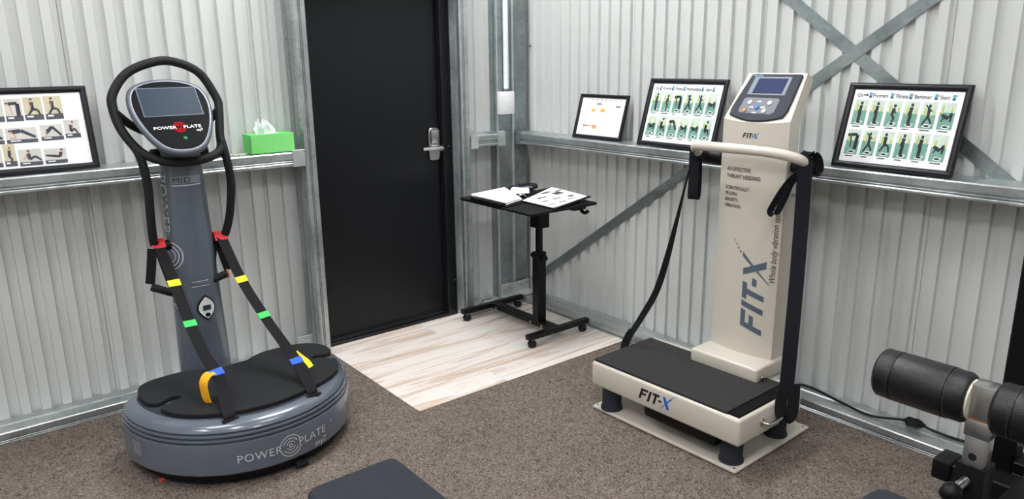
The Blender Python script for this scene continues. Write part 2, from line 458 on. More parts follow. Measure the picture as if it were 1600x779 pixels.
# channel profile of girts (d from wall: negative into room, z)
def girt_profile(zt, zb):
    h = zt-zb; g = zt-h*0.60
    return [(0.0, zt), (-0.10, zt), (-0.106, zt-0.002), (-0.138, zt-0.002), (-0.147, zt-0.004), (-0.151, zt-0.009), (-0.151, g+0.006), (-0.149, g+0.003), (-0.140, g+0.002),
            (-0.140, g-0.003), (-0.148, g-0.003), (-0.1515, g-0.006), (-0.148, g-0.0095), (-0.141, g-0.010), (-0.141, g-0.0125), (-0.149, g-0.013), (-0.1525, g-0.017), (-0.1525, zb+0.005), (-0.149, zb), (0.0, zb)]
def track_profile(zt):
    return [(0.0, zt), (-0.056, zt), (-0.064, zt-0.005), (-0.085, zt-0.005), (-0.093, zt), (-0.134, zt-0.001), (-0.141, zt-0.003), (-0.1445, zt-0.008), (-0.1445, 0.016), (-0.136, 0.014), (-0.136, 0.0125), (-0.147, 0.0125), (-0.151, 0.010), (-0.148, 0.0075), (-0.140, 0.007), (-0.140, 0.0055), (-0.150, 0.0055), (-0.154, 0.003), (-0.154, 0.001), (0.0, 0.001)]
def bolt(mb, c, ax, r=0.008, h=0.006, mi=0):
    c = Vector(c); a = Vector(ax).normalized()
    mb.tube([c, c+a*h], [r, r*0.92], 6, mi=mi)

fx = lambda d, z, t: (t, d, z)
fy = lambda d, z, t: (d, t, z)
LP0, LP1 = -1.614, -1.554     # left door post
RP0, RP1 = -0.625, -0.562     # right door post
CX0, CX1, CY = -0.301, -0.044, -0.071   # corner column
n_trim = [0]
def trim(mb, m_, label, cat='steel trim', smooth=25):
    n_trim[0] += 1
    o = mb.build('trim_%d' % n_trim[0], m_, smooth=smooth); return struct(o, label, cat)

gl = trim(MB().extrude(girt_profile(1.147, 1.073), fx, X0, LP0-0.004), 'galv', 'galvanised steel girt shelf on the left wall', 'girt')
mb = MB().box(-1.682, -1.616, -0.1535, -0.151, 1.068, 1.152, 0.001, 1).box(-1.682, -1.616, -0.1535, -0.03, 1.1475, 1.1495, 0.0007, 1)
mb.build('cleat', 'zinc', gl, smooth=0)
mb = MB(); bolt(mb, (-1.645, -0.105, 1.149), (0, 0, 1), 0.008); mb.build('bolt', 'satin', gl)
gr = trim(MB().extrude(girt_profile(1.134, 1.062), fy, Y0, -0.074), 'galv', 'long galvanised steel girt shelf on the right wall', 'girt')
mb = MB().box(-0.154, -0.151, -0.128, -0.074, 1.058, 1.139, 0.001, 1).box(-0.154, -0.046, -0.0735, -0.0715, 1.058, 1.139, 0.0007, 1)
mb.build('cleat', 'galv_dark', gr, smooth=0)
mb = MB().box(-0.09, -0.03, -0.125, -0.085, 1.135, 1.138, 0.001, 1); mb.build('tab', 'galv_dark', gr, smooth=0)
gs = trim(MB().extrude(girt_profile(1.147, 1.073), fx, RP1+0.002, CX0-0.002), 'galv', 'short galvanised girt between door post and corner column', 'girt')
MB().box(RP1+0.002, RP1+0.055, -0.1535, -0.151, 1.063, 1.150, 0.001, 1).build('cleat', 'zinc', gs, smooth=0)
mb = MB().box(CX0-0.055, CX0+0.004, -0.1535, -0.151, 1.067, 1.152, 0.001, 1).box(CX0+0.001, CX0+0.006, -0.1535, -0.0725, 1.067, 1.152, 0.001, 1)
mb.box(CX0+0.006, CX0+0.055, -0.0765, -0.0725, 1.09, 1.15, 0.001, 1)
bolt(mb, (CX0+0.035, -0.0765, 1.118), (0, -1, 0), 0.007, 0.006)
mb.build('cleat', 'zinc', gs, smooth=0)
MB().box(CX0-0.09, CX0-0.02, -0.12, -0.06, 1.147, 1.150, 0.001, 1).build('tab', 'galv_dark', gs, smooth=0)

trim(MB().extrude(track_profile(0.049), fx, X0, LP0-0.004), 'galv', 'galvanised floor channel along the left wall', 'floor channel')
tr = trim(MB().extrude(track_profile(0.049), fy, Y0, -0.160), 'galv', 'galvanised floor channel along the right wall', 'floor channel')
mb = MB()
for yy in (-0.30, -0.62, -0.98): bolt(mb, (-0.03, yy, 0.0488), (0, 0, 1), 0.005, 0.003)
mb.build('screws', 'ink_soft', tr)['kind'] = 'stuff'
ts = trim(MB().extrude(track_profile(0.049), fx, RP1+0.002, -0.003), 'galv', 'short floor channel between door post and corner', 'floor channel')
mb = MB(); bolt(mb, (-0.47, -0.09, 0.049), (0, 0, 1)); bolt(mb, (-0.44, -0.07, 0.049), (0, 0, 1)); mb.build('bolt', 'satin', ts)
MB().box(-0.43, -0.35, -0.052, -0.046, 0.049, 0.052).build('slot', 'black_plastic', ts, smooth=0)

# door posts: C sections, grooved
def groove_line(mb, x, y0, y1, z0, z1):
    mb.box(x-0.0012, x+0.0012, y0, y1, z0, z1)
pl_prof = [(LP0, 0.0), (LP0, -0.048), (LP0+0.008, -0.050), (LP0+0.008, -0.054), (LP0, -0.056), (LP0, -0.098), (LP0+0.010, -0.101), (LP0+0.010, -0.106), (LP0, -0.109), (LP0, -0.140), (LP0+0.002, -0.149), (LP0+0.008, -0.151),
           (LP0+0.022, -0.151), (LP0+0.023, -0.142), (LP0+0.026, -0.142), (LP0+0.027, -0.151), (LP0+0.031, -0.151), (LP0+0.032, -0.143), (LP0+0.034, -0.143), (LP0+0.035, -0.1515), (LP1-0.001, -0.1515), (LP1, -0.150), (LP1, 0.0)]
lp = trim(MB().extrude(pl_prof, lambda a, b, t: (a, b, t), 0.002, CEIL_Z), 'galv', 'galvanised steel door post left of the black door', 'door post')
mb = MB()
for z in [1.78, 1.70, 0.42, 1.3, 0.9]:
    bolt(mb, (LP0, -0.03 if z in (1.70, 0.42) else -0.118, z), (-1, 0, 0), 0.004, 0.002)
for k in range(24): bolt(mb, (LP0+0.0335, -0.1485, 0.25+k*0.085), (0, -1, 0), 0.002, 0.002)
mb.build('rivets', 'ink_soft', lp)['kind'] = 'stuff'
mb = MB().box(-1.70, -1.617, -0.062, -0.058, 0.05, 0.115, 0.001, 1).box(-1.70, -1.617, -0.12, -0.062, 0.0495, 0.0535, 0.001, 1)
bolt(mb, (-1.675, -0.062, 0.092), (0, -1, 0), 0.010, 0.01); bolt(mb, (-1.64, -0.062, 0.078), (0, -1, 0), 0.010, 0.01)
mb.build('foot_bracket', 'zinc', lp, smooth=25)
pr_prof = [(RP0, 0.0), (RP0, -0.025), (RP0, -0.050), (RP0+0.035, -0.052), (RP0+0.035, -0.120), (RP0, -0.122), (RP0, -0.149), (RP0+0.002, -0.151),
           (RP0+0.016, -0.151), (RP0+0.017, -0.143), (RP0+0.0195, -0.143), (RP0+0.020, -0.151), (RP0+0.026, -0.151), (RP0+0.027, -0.142), (RP0+0.030, -0.142), (RP0+0.031, -0.151), (RP1-0.010, -0.151), (RP1-0.004, -0.149), (RP1, -0.144), (RP1, 0.0)]
rp = trim(MB().extrude(pr_prof, lambda a, b, t: (a, b, t), 0.002, CEIL_Z), 'galv', 'galvanised steel door post right of the black door', 'door post')
mb = MB()
for k in range(14): bolt(mb, (RP0+0.035, -0.07-0.03*(k % 2), 0.3+k*0.12), (-1, 0, 0), 0.003, 0.002)
mb.build('rivets', 'satin', rp)['kind'] = 'stuff'
# header over the door
trim(MB().box(LP1+0.001, RP0-0.001, -0.151, 0.0, 2.10, 2.165, 0.003, 1), 'galv', 'galvanised steel header above the black door', 'door header')
# corner column: box part, bright step, recessed web
cp = [(CX0, -0.001), (CX0, -0.045), (CX0+0.008, -0.047), (CX0+0.008, -0.051), (CX0, -0.053), (CX0, -0.067), (CX0+0.004, CY), (CX0+0.108, CY), (CX0+0.112, CY+0.006), (CX0+0.120, CY+0.006), (CX0+0.124, CY+0.001), (CX0+0.137, CY+0.001),
      (CX0+0.141, CY+0.018), (CX1-0.004, CY+0.018), (CX1, CY+0.020), (CX1, -0.001)]
cc = trim(MB().extrude(cp, lambda a, b, t: (a, b, t), 0.05, CEIL_Z), 'galv_dark', 'galvanised steel column standing in the room corner', 'column')
for xa, xb in ((CX0+0.0035, CX0+0.012), (CX0+0.123, CX0+0.139)):
    MB().box(xa, xb, CY-0.003, CY+0.001, 0.14, CEIL_Z, 0.0012, 2).build('lip', 'zinc', cc, smooth=40)
mb = MB().box(-0.292, -0.05, CY-0.007, CY-0.001, 0.050, 0.134, 0.001, 1).box(-0.292, -0.05, CY-0.075, CY-0.006, 0.0495, 0.0545, 0.001, 1)
mb.build('base_bracket', 'zinc', cc, smooth=0)
for bx_, bz in ((-0.262, 0.098), (-0.225, 0.105), (-0.118, 0.112), (-0.078, 0.114)):
    mb = MB(); bolt(mb, (bx_, CY-0.007, bz), (0, -1, 0), 0.009, 0.009); mb.build('bolt', 'satin', cc)
for bx_, by in ((-0.255, -0.118), (-0.205, -0.105)):
    mb = MB(); bolt(mb, (bx_, by, 0.0545), (0, 0, 1), 0.009, 0.010); mb.build('bolt', 'satin', cc)

# bracing straps on the right wall
def strap_brace(p0, p1, w_, label, off):
    p0, p1 = Vector(p0), Vector(p1); d = (p1-p0).normalized(); n = Vector((-d.y, d.x))
    poly = [p0+n*w_/2, p0-n*w_/2, p1-n*w_/2, p1+n*w_/2]
    return trim(MB().prism([(q.x, q.y) for q in poly], lambda a, b, t: (t, a, b), -0.0008-off, -0.0026-off), 'galv_dark', label, 'brace strap', 0)
strap_brace((-0.06, 3.18), (-3.9, 0.32), 0.053, 'galvanised brace strap falling from the corner towards the right', 0.0)
strap_brace((-0.06, 0.104), (-4.98, 3.57), 0.053, 'galvanised brace strap rising from the corner foot towards the right', 0.002)

# door
d1 = MB().box(-1.548, -0.702, -0.012, 0.028, 0.035, 2.05, 0.002, 1).build('door_1', 'door', smooth=0)
struct(d1, 'plain black flush door with a silver lever handle', 'door')
mb = MB().box(-0.694, -0.628, -0.050, 0.028, 0.0, 2.10, 0.002, 1).box(-1.551, -0.628, -0.050, 0.028, 2.06, 2.10, 0.002, 1)
mb.box(-0.700, -0.694, -0.030, 0.028, 0.03, 2.06)
mb.build('door_frame', 'door_frame', d1, smooth=0)
mb = MB().box(-1.551, -0.628, -0.051, 0.028, 0.0045, 0.022, 0.002, 1).box(-1.551, -0.697, -0.032, -0.010, 0.022, 0.030, 0.002, 1).box(-1.551, -0.64, -0.048, -0.044, 0.022, 0.0245, 0.001, 1)
mb.build('threshold', 'door_frame', d1, smooth=0)
MB().box(-1.548, -0.702, -0.016, -0.012, 0.035, 0.058, 0.0015, 1).build('sweep_strip', 'black_metal', d1, smooth=0)
pf = lambda a, b, t: (a, t, b)
plate = [(-0.742+0.038*math.copysign(abs(math.cos(a))**0.45, math.cos(a)), 1.100+0.098*math.copysign(abs(math.sin(a))**0.32, math.sin(a))) for a in [2*math.pi*k/32 for k in range(32)]]
hd = MB().prism(plate, pf, -0.013, -0.030, bev=0.004).build('handle_plate', 'satin', d1, smooth=40)
MB().box(-0.772, -0.712, -0.044, -0.029, 1.105, 1.185, 0.007, 2).build('lock_case', 'satin', hd, smooth=40)
mb = MB().cyl((-0.725, -0.03, 1.078), (-0.725, -0.075, 1.078), 0.016, 16).tube(spline([(-0.71, -0.068, 1.077), (-0.74, -0.072, 1.078), (-0.79, -0.072, 1.080), (-0.852, -0.070, 1.081)], 5), [0.012]*5+[0.0115]*11, 12)
mb.build('lever', 'chrome', hd, smooth=40)
bm_ = MB(); bolt(bm_, (-0.655, -0.05, 1.085), (0, -1, 0), 0.005, 0.004); bm_.build('strike_screw', 'satin', d1)
bm_ = MB(); bolt(bm_, (-0.640, -0.05, 0.235), (0, -1, 0), 0.006, 0.008); bm_.build('strike_screw', 'satin', d1)

# ceiling lamps
for i, (lx, ly, tr_, k) in enumerate(LAMPS):
    sx, sy = (0.6, 0.3) if i < 3 else (0.3, 0.3)
    words = ['above the doorway corner', 'above the black framed machine by the left wall', 'above the cream platform machine', 'above the middle of the carpet', 'near the far end wall', 'near the wall behind']
    t = thing('ceiling_lamp', 'white framed flat ceiling lamp panel '+words[i], 'lamp', (lx, ly, CEIL_Z-0.03), 'ceiling lamp panels')
    mb = MB()
    for a in (-1, 1):
        mb.box(lx+a*sx-0.012, lx+a*sx+0.012, ly-sy-0.012, ly+sy+0.012, CEIL_Z-0.03, CEIL_Z-0.0005)
        mb.box(lx-sx+0.012, lx+sx-0.012, ly+a*sy-0.012, ly+a*sy+0.012, CEIL_Z-0.03, CEIL_Z-0.0005)
    mb.build('lamp_frame', 'white_plastic', t, smooth=0)
    MB().box(lx-sx+0.012, lx+sx-0.012, ly-sy+0.012, ly+sy-0.012, CEIL_Z-0.02, CEIL_Z-0.012).build('diffuser', 'diffuser%d' % i, t, smooth=0)

# ================================================================== POWER PLATE STYLE MACHINE
BX, BY = -2.247, -0.715
pp = thing('vibration_plate', 'dark grey vibration machine with black looped handlebar and oval base beside left wall', 'exercise machine', (BX, BY, 0))
def ell(sc, z, a=0.466, b=0.475, n=64, dy=0.0):
    r = []
    for k in range(n):
        c, s_ = math.cos(2*math.pi*k/n), math.sin(2*math.pi*k/n)
        if s_ > 0: r.append((BX+a*sc*math.copysign(abs(c)**0.75, c), BY+dy+(0.215-b*(1-sc))*abs(s_)**0.75, z))
        else: r.append((BX+a*sc*c, BY+dy+b*sc*s_, z))
    return r
prof = [(0.972, 0.058), (0.99, 0.060), (1.0, 0.066), (1.0, 0.186), (0.997, 0.190), (0.972, 0.192), (0.970, 0.197), (0.992, 0.200), (0.992, 0.206), (0.964, 0.209), (0.962, 0.214), (0.984, 0.217), (0.983, 0.223), (0.955, 0.226), (0.954, 0.230),
        (0.972, 0.234), (0.958, 0.247), (0.93, 0.258), (0.89, 0.265), (0.85, 0.268), (0.0, 0.269)]
base = MB().loft([ell(s_, z) for s_, z in prof[:-1]]).build('base_shell', 'pp_grey', pp, smooth=28)
mb = MB().loft([ell(0.90, 0.016), ell(0.94, 0.022), ell(0.955, 0.056)])
mb.build('under_tray', 'black_plastic', pp)
for a in (200, 240, 300, 340):
    x, y = BX+0.37*math.cos(math.radians(a)), BY+0.36*math.sin(math.radians(a))
    MB().cyl((x, y, 0.0), (x, y, 0.02), 0.032, 16, 0.004).build('foot', 'rubber', pp)
MB().cyl((BX+0.055, BY-0.448, 0.016), (BX+0.105, BY-0.448, 0.016), 0.0155, 16, 0.003).build('wheel', 'rubber', pp)
MB().box(-2.40, -2.17, -0.48, -0.29, 0.0, 0.03, 0.006, 2).build('column_foot', 'black_plastic', pp)
MB().cyl((BX-0.39, BY-0.235, 0.030), (BX-0.408, BY-0.245, 0.030), 0.005, 10).build('red_plug', 'tag_red', pp)
# side socket plate on the shell
def base_pt(ang, z, off=0.0):
    c, s_ = math.cos(ang), math.sin(ang)
    n = Vector((c/0.466, s_/0.475, 0)).normalized()
    return Vector((BX+0.466*c, BY+0.475*s_, z))+n*off
def arc_map(a0, z0, off):
    """map (u,v) to the shell: u metres along the rim, v up"""
    def f(u, v, t):
        return tuple(base_pt(math.radians(a0)+u/0.466, z0+v, off+t))
    return f
f_ = arc_map(196, 0.11, 0.0008)
mb = MB()
for k in range(6):
    u0, u1 = -0.03+k*0.01, -0.02+k*0.01
    mb.add([f_(u0, 0, 0), f_(u1, 0, 0), f_(u1, 0.06, 0), f_(u0, 0.06, 0)], [[0, 1, 2, 3]])
mb.build('socket_plate', 'keypad', pp, smooth=0, fixn=False)
# front logo
LZ = 0.095
f_ = arc_map(270, LZ, 0.0024)
fr_ = lambda u, v, t: f_(u, v, t)
vs_, fs_ = text_mesh('POWER', 0.046, spacing=1.12, offset=-0.0006)
w1 = max(v[0] for v in vs_)
for body, sz, du, dv, sp in (('POWER', 0.046, -w1-0.004, 0.012, 1.12), ('PLATE', 0.046, 0.066, 0.018, 1.12), ('my7', 0.036, 0.142, -0.021, 1.0), ('®', 0.014, 0.238, 0.046, 1.0)):
    text('logo_word', body, sz, 'pp_text', lambda u, v, t, du=du, dv=dv: f_(u+du, v+dv, t), base, spacing=sp)
for r in (0.007, 0.018, 0.031, 0.044):
    for a0, a1 in ((25, 165), (205, 345)):
        logo = MB(); arc_band(logo, 0.033, 0.030, r, 0.0035, a0 if r > 0.01 else a0-25, a1 if r > 0.01 else a1+15, f_); logo.build('logo_ring', 'pp_text', base, smooth=0, fixn=False)
# foot mat
ZM0, ZM1 = 0.2692, 0.288
mo = [(-2.614, -0.600), (-2.634, -0.665), (-2.634, -0.745), (-2.622, -0.792), (-2.590, -0.815), (-2.545, -0.790), (-2.520, -0.788), (-2.505, -0.802), (-2.512, -0.822), (-2.545, -0.838), (-2.595, -0.860),
      (-2.590, -0.905), (-2.564, -0.960), (-2.50, -1.022), (-2.41, -1.074), (-2.32, -1.098), (-2.245, -1.105), (-2.165, -1.098), (-2.081, -1.074), (-1.985, -1.035), (-1.900, -0.972), (-1.862, -0.905),
      (-1.850, -0.850), (-1.882, -0.824), (-1.918, -0.800), (-1.932, -0.780), (-1.920, -0.762), (-1.895, -0.760), (-1.862, -0.770), (-1.830, -0.762), (-1.815, -0.715), (-1.825, -0.650), (-1.862, -0.600), (-1.92, -0.570),
      (-2.00, -0.560), (-2.07, -0.562), (-2.12, -0.580), (-2.17, -0.610), (-2.23, -0.622), (-2.30, -0.612), (-2.36, -0.580), (-2.42, -0.555), (-2.50, -0.555), (-2.57, -0.568)]
mo = [(p.x, p.y) for p in spline([(a, b, 0) for a, b in mo], 3, True)]
MB().prism(mo, lambda a, b, t: (a, b, t), ZM0, ZM1, bev=0.003).build('foot_mat', 'rubber', pp, smooth=40)
# dark top recess under the mat + screw studs
MB().loft([ell(0.86, 0.2665, dy=0.0), ell(0.855, 0.2690)]).build('deck', 'panel_grey', pp)
MB().cyl((-2.553, -0.826, 0.2685), (-2.553, -0.826, 0.280), 0.014, 14, 0.004).build('stud', 'chrome', pp)
MB().cyl((-1.900, -0.782, 0.2685), (-1.900, -0.782, 0.279), 0.012, 14, 0.004).build('stud', 'chrome', pp)

# column
def colc(z):
    t = (z-0.24)/(1.24-0.24)
    cx = -2.284-0.008*t; cy = -0.385-0.02*t
    hw = 0.113-0.028*min(max(t, 0), 1.1); hd_ = 0.086-0.018*t
    return cx, cy, hw, hd_
def colpt(phi, z, off=0.0):
    """phi: degrees, 0 = front (-y), negative towards -x"""
    cx, cy, hw, hd_ = colc(z); a = math.radians(phi)
    n = Vector((math.sin(a)/hw, -math.cos(a)/hd_, 0)).normalized()
    return Vector((cx+hw*math.sin(a), cy-hd_*math.cos(a), z))+n*off
rings = []
for k in range(21):
    z = 0.015+(1.26-0.015)*k/20
    rings.append([tuple(colpt(360*j/40, z)) for j in range(40)])
col = MB().loft(rings).build('column', 'pp_grey', pp, smooth=40)
def col_map(phi0, z0, off=0.0018, rot=False, flip=1):
    def f(u, v, t):
        if rot: u, v = v, -u      # text running downwards
        cx, cy, hw, hd_ = colc(z0+v)
        return tuple(colpt(phi0+math.degrees(u/((hw+hd_)/2)), z0+v, off+t))
    return f
mb = MB()
add_text(mb, 'POWER', 0.072, col_map(-96, 1.135, rot=True), 0, spacing=1.1, offset=-0.0012)
cm = col_map(-74, 0.775)
for r in (0.030, 0.046, 0.062):
    arc_band(mb, 0, 0, r, 0.004, -75, 80, cm)
    arc_band(mb, 0, 0, r, 0.003, 120, 240, cm)
add_text(mb, 'PLATE', 0.060, col_map(-92, 0.70, rot=True), 0, spacing=1.05, offset=-0.0012)
mb.build('column_lettering', 'pp_text', col, smooth=0, fixn=False)
# MID sticker
def sticker(phi0, z0, w_, h_, m_, parent, name, off=0.0015):
    f = col_map(phi0, z0, off); mb = MB(); n = 8
    for k in range(n):
        u0, u1 = -w_/2+w_*k/n, -w_/2+w_*(k+1)/n
        mb.add([f(u0, 0, 0), f(u1, 0, 0), f(u1, h_, 0), f(u0, h_, 0)], [[0, 1, 2, 3]])
    return mb.build(name, m_, parent, smooth=0, fixn=False)
sticker(-2, 1.092, 0.115, 0.032, 'keypad', col, 'sticker')
mb2 = MB(); add_text(mb2, 'MID', 0.034, lambda u, v, t: col_map(-2, 1.096, 0.0030)(u*1.05-0.052, v, t), 0, spacing=1.1)
mb2.build('sticker_lettering', 'ink', col, smooth=0, fixn=False)
sticker(-2, 1.082, 0.115, 0.004, 'pp_text', col, 'sticker_line')
sticker(0, 0.628, 0.068, 0.003, 'pp_text', col, 'sticker_line')
sticker(0, 0.638, 0.058, 0.008, 'slate', col, 'sticker_line')
sticker(0, 0.650, 0.064, 0.003, 'pp_text', col, 'sticker_line')
# oval dial
def lens_poly(hw, hh, n=14):
    r = []
    for k in range(n+1):
        v = -hh+2*hh*k/n; r.append((hw*(1-abs(v/hh)**1.9), v))
    for k in range(1, n):
        v = hh-2*hh*k/n; r.append((-hw*(1-abs(v/hh)**1.9), v))
    return r
cmf = lambda a, b, t: col_map(6, 0.527, 0.0)(a, b, t)
dial = MB().prism(lens_poly(0.036, 0.060), cmf, -0.004, 0.008, bev=0.002).build('dial_rim', 'black_plastic', pp, smooth=40)
MB().prism(lens_poly(0.029, 0.051), cmf, 0.006, 0.0105).build('dial_face', 'white_plastic', dial, smooth=0)
MB().prism([(-0.014, -0.010), (0.014, -0.010), (0.014, 0.012), (-0.014, 0.012)], cmf, 0.009, 0.0125).build('dial_display', 'panel_grey', dial, smooth=0)
MB().prism(circ(0.0, -0.032, 0.009), cmf, 0.009, 0.014).build('dial_button', 'black_plastic', dial, smooth=40)

# handlebar: hoop, front crossbar, down tubes
hoop = [(-2.320, -0.335, 1.600), (-2.440, -0.345, 1.556), (-2.512, -0.365, 1.470), (-2.519, -0.385, 1.395), (-2.500, -0.42, 1.312), (-2.452, -0.465, 1.236), (-2.388, -0.505, 1.200), (-2.305, -0.525, 1.189), (-2.215, -0.505, 1.194),
        (-2.137, -0.465, 1.222), (-2.116, -0.42, 1.300), (-2.098, -0.385, 1.390), (-2.098, -0.365, 1.440), (-2.150, -0.345, 1.545), (-2.232, -0.335, 1.592)]
mb = MB().tube(spline(hoop, 8, True), 0.0185, 14, closed=True)
mb.tube(spline([(-2.490, -0.428, 1.290), (-2.462, -0.462, 1.225), (-2.447, -0.462, 1.10), (-2.449, -0.448, 0.965), (-2.447, -0.430, 0.865), (-2.435, -0.418, 0.832), (-2.395, -0.410, 0.825)], 8), 0.0180, 14)
mb.tube(spline([(-2.122, -0.435, 1.280), (-2.118, -0.462, 1.215), (-2.104, -0.462, 1.09), (-2.115, -0.448, 0.955), (-2.132, -0.430, 0.868), (-2.150, -0.418, 0.828), (-2.190, -0.410, 0.818)], 8), 0.0180, 14)
mb.tube(spline([(-2.518, -0.388, 1.400), (-2.46, -0.36, 1.345), (-2.39, -0.33, 1.305), (-2.33, -0.33, 1.29)], 6), 0.0170, 14)
mb.tube(spline([(-2.100, -0.388, 1.390), (-2.15, -0.36, 1.335), (-2.20, -0.33, 1.30), (-2.26, -0.33, 1.29)], 6), 0.0170, 14)
mb.build('handlebar', 'foam', pp, smooth=50)
for a, b in (((-2.415, -0.410, 0.822), (-2.345, -0.405, 0.822)), ((-2.165, -0.410, 0.816), (-2.225, -0.405, 0.816))):
    MB().cyl(a, b, 0.024, 16, 0.004).build('boss', 'black_plastic', pp)
for sx in (-1, 1):
    MB().cyl((-2.29+sx*0.075, -0.40, 1.215), (-2.29+sx*0.118, -0.40, 1.215), 0.026, 16, 0.006).build('pivot_knob', 'black_plastic', pp)

# console head
HT = math.radians(40)
HP = Vector((-2.313, -0.50, 1.36)); HU = Vector((1, 0, 0)); HW = Vector((0, math.sin(HT), math.cos(HT))); HN = Vector((0, -math.cos(HT), math.sin(HT)))
fh = lambda a, b, t: tuple(HP+HU*a+HW*b+HN*t)
half = [(0.0, 0.216), (0.055, 0.211), (0.105, 0.195), (0.140, 0.168), (0.157, 0.125), (0.160, 0.075), (0.152, 0.02), (0.136, -0.035), (0.113, -0.088), (0.082, -0.132), (0.045, -0.154), (0.0, -0.160)]
out = [(p.x, p.y) for p in spline([(a, b, 0) for a, b in half]+[(-a, b, 0) for a, b in half[-2:0:-1]], 4, True)]
def scaled(sc, cy=0.03): return [(a*sc, cy+(b-cy)*sc) for a, b in out]
head = MB().loft([[fh(a, b, t) for a, b in scaled(sc)] for sc, t in ((0.45, -0.085), (0.72, -0.072), (0.93, -0.045), (1.02, -0.022), (1.03, -0.010), (1.0, 0.0), (0.95, 0.0035), (0.93, 0.0025))]).build('console_shell', 'pp_rim', pp, smooth=50)
MB().prism(scaled(0.915), fh, 0.0005, 0.0045).build('console_glass', 'glass_black', head, smooth=30)
fs = lambda a, b, t: fh(a, b, t)
MB().prism([(-0.1185, 0.022), (0.1185, 0.022), (0.1185, 0.168), (-0.1185, 0.168)], fs, 0.003, 0.0055).build('screen_border', 'screen_edge', head, smooth=0)
MB().prism([(-0.1145, 0.026), (0.1145, 0.026), (0.1145, 0.164), (-0.1145, 0.164)], fs, 0.004, 0.0062).build('screen', 'screen', head, smooth=0)
mb = MB()
fl_ = lambda u, v, t: fh(u, v, 0.0056+t)
for s0, r in ((1, 0.024), (1, 0.016), (1, 0.008)):
    arc_band(mb, 0.004, -0.036, r, 0.0055, 20, 160, fl_, 1); arc_band(mb, 0.004, -0.036, r, 0.0055, 200, 340, fl_, 1)
vs_, fs_ = text_mesh('POWER', 0.020, offset=0.0004, spacing=1.05); w1 = max(v[0] for v in vs_)
add_text(mb, 'POWER', 0.020, lambda u, v, t: fl_(u*1.25-w1*1.25-0.008, v-0.043, t), 0, offset=0.0004, spacing=1.05)
add_text(mb, 'PLATE', 0.020, lambda u, v, t: fl_(u*1.25+0.018, v-0.043, t), 0, offset=0.0004, spacing=1.05)
add_text(mb, 'my7', 0.015, lambda u, v, t: fl_(u+0.066, v-0.060, t), 0, offset=0.0004)
mb.build('console_logo', ['white_ink', 'logo_red'], head, smooth=0, fixn=False)
MB().prism(circ(0.012, -0.092, 0.0085), fh, 0.004, 0.0065).build('power_button', 'green_led', head, smooth=40)
MB().prism(circ(0.012, -0.092, 0.0042), fh, 0.0062, 0.0072).build('power_mark', 'door_frame', head, smooth=40)
# neck between head and column
MB().loft([[(cx_+hw_*math.cos(2*math.pi*k/28), cy_+hd_*math.sin(2*math.pi*k/28), z_) for k in range(28)] for cx_, cy_, hw_, hd_, z_ in ((-2.292, -0.405, 0.086, 0.066, 1.235), (-2.295, -0.415, 0.088, 0.07, 1.26), (-2.303, -0.43, 0.095, 0.075, 1.29), (-2.31, -0.44, 0.10, 0.07, 1.325))]).build('neck', 'pp_rim', pp, smooth=40)
MB().box(-2.325, -2.255, -0.508, -0.47, 1.232, 1.246, 0.003, 1).build('latch', 'black_plastic', pp)

# straps with coloured tags
def along(pts, a, b):
    """sub polyline between arc-length fractions"""
    P = [Vector(p) for p in pts]; L = [0]
    for p, q in zip(P[:-1], P[1:]): L.append(L[-1]+(q-p).length)
    T = L[-1]; r = []
    def at(s):
        s *= T
        for i in range(len(P)-1):
            if L[i] <= s <= L[i+1]: return P[i].lerp(P[i+1], (s-L[i])/max(L[i+1]-L[i], 1e-9))
        return P[-1]
    n = 4
    return [at(a+(b-a)*k/n) for k in range(n+1)]
def frac_at_z(pts, z):
    P = [Vector(p) for p in pts]; L = [0]
    for p, q in zip(P[:-1], P[1:]): L.append(L[-1]+(q-p).length)
    for i in range(len(P)-1):
        if (P[i].z-z)*(P[i+1].z-z) <= 0 and P[i].z != P[i+1].z:
            return (L[i]+(L[i+1]-L[i])*(P[i].z-z)/(P[i].z-P[i+1].z))/L[-1]
    return 1
sl = spline([(-2.429, -0.418, 0.852), (-2.428, -0.446, 0.820), (-2.417, -0.56, 0.693), (-2.412, -0.71, 0.552), (-2.405, -0.85, 0.449), (-2.388, -0.93, 0.396), (-2.389, -0.985, 0.350), (-2.404, -1.060, 0.300), (-2.407, -1.092, 0.278), (-2.407, -1.094, 0.258)], 5)
sr = spline([(-2.166, -0.418, 0.846), (-2.162, -0.446, 0.815), (-2.140, -0.57, 0.657), (-2.110, -0.72, 0.524), (-2.085, -0.85, 0.431), (-2.068, -0.94, 0.372), (-2.065, -1.000, 0.330), (-2.066, -1.060, 0.298), (-2.068, -1.090, 0.276), (-2.068, -1.092, 0.256)], 5)
for pts, zs, nm in ((sl, (0.690, 0.549, 0.398), 'l'), (sr, (0.654, 0.520, 0.366), 'r')):
    st = MB().ribbon(pts, 0.046, 0.003, (1, 0.1, 0)).build('strap', 'webbing', pp, smooth=0)
    for z, m_ in zip(zs, ('tag_yellow', 'tag_green', 'tag_blue')):
        f0 = frac_at_z(pts, z)
        MB().ribbon(along(pts, max(f0-0.017, 0), min(f0+0.017, 1)), 0.050 if m_ != 'tag_blue' else 0.053, 0.0055, (1, 0.1, 0)).build('strap_tag', m_, st, smooth=0)
    MB().ribbon(spline([pts[0]+Vector((0, 0.026, -0.028)), pts[0]+Vector((0, 0.022, -0.006)), pts[0]+Vector((0, 0.006, 0.003)), pts[0]+Vector((0, -0.012, -0.010)), pts[0]+Vector((0, -0.027, -0.030))], 4), 0.054, 0.004, (1, 0, 0)).build('strap_tag', 'tag_red', st, smooth=0)
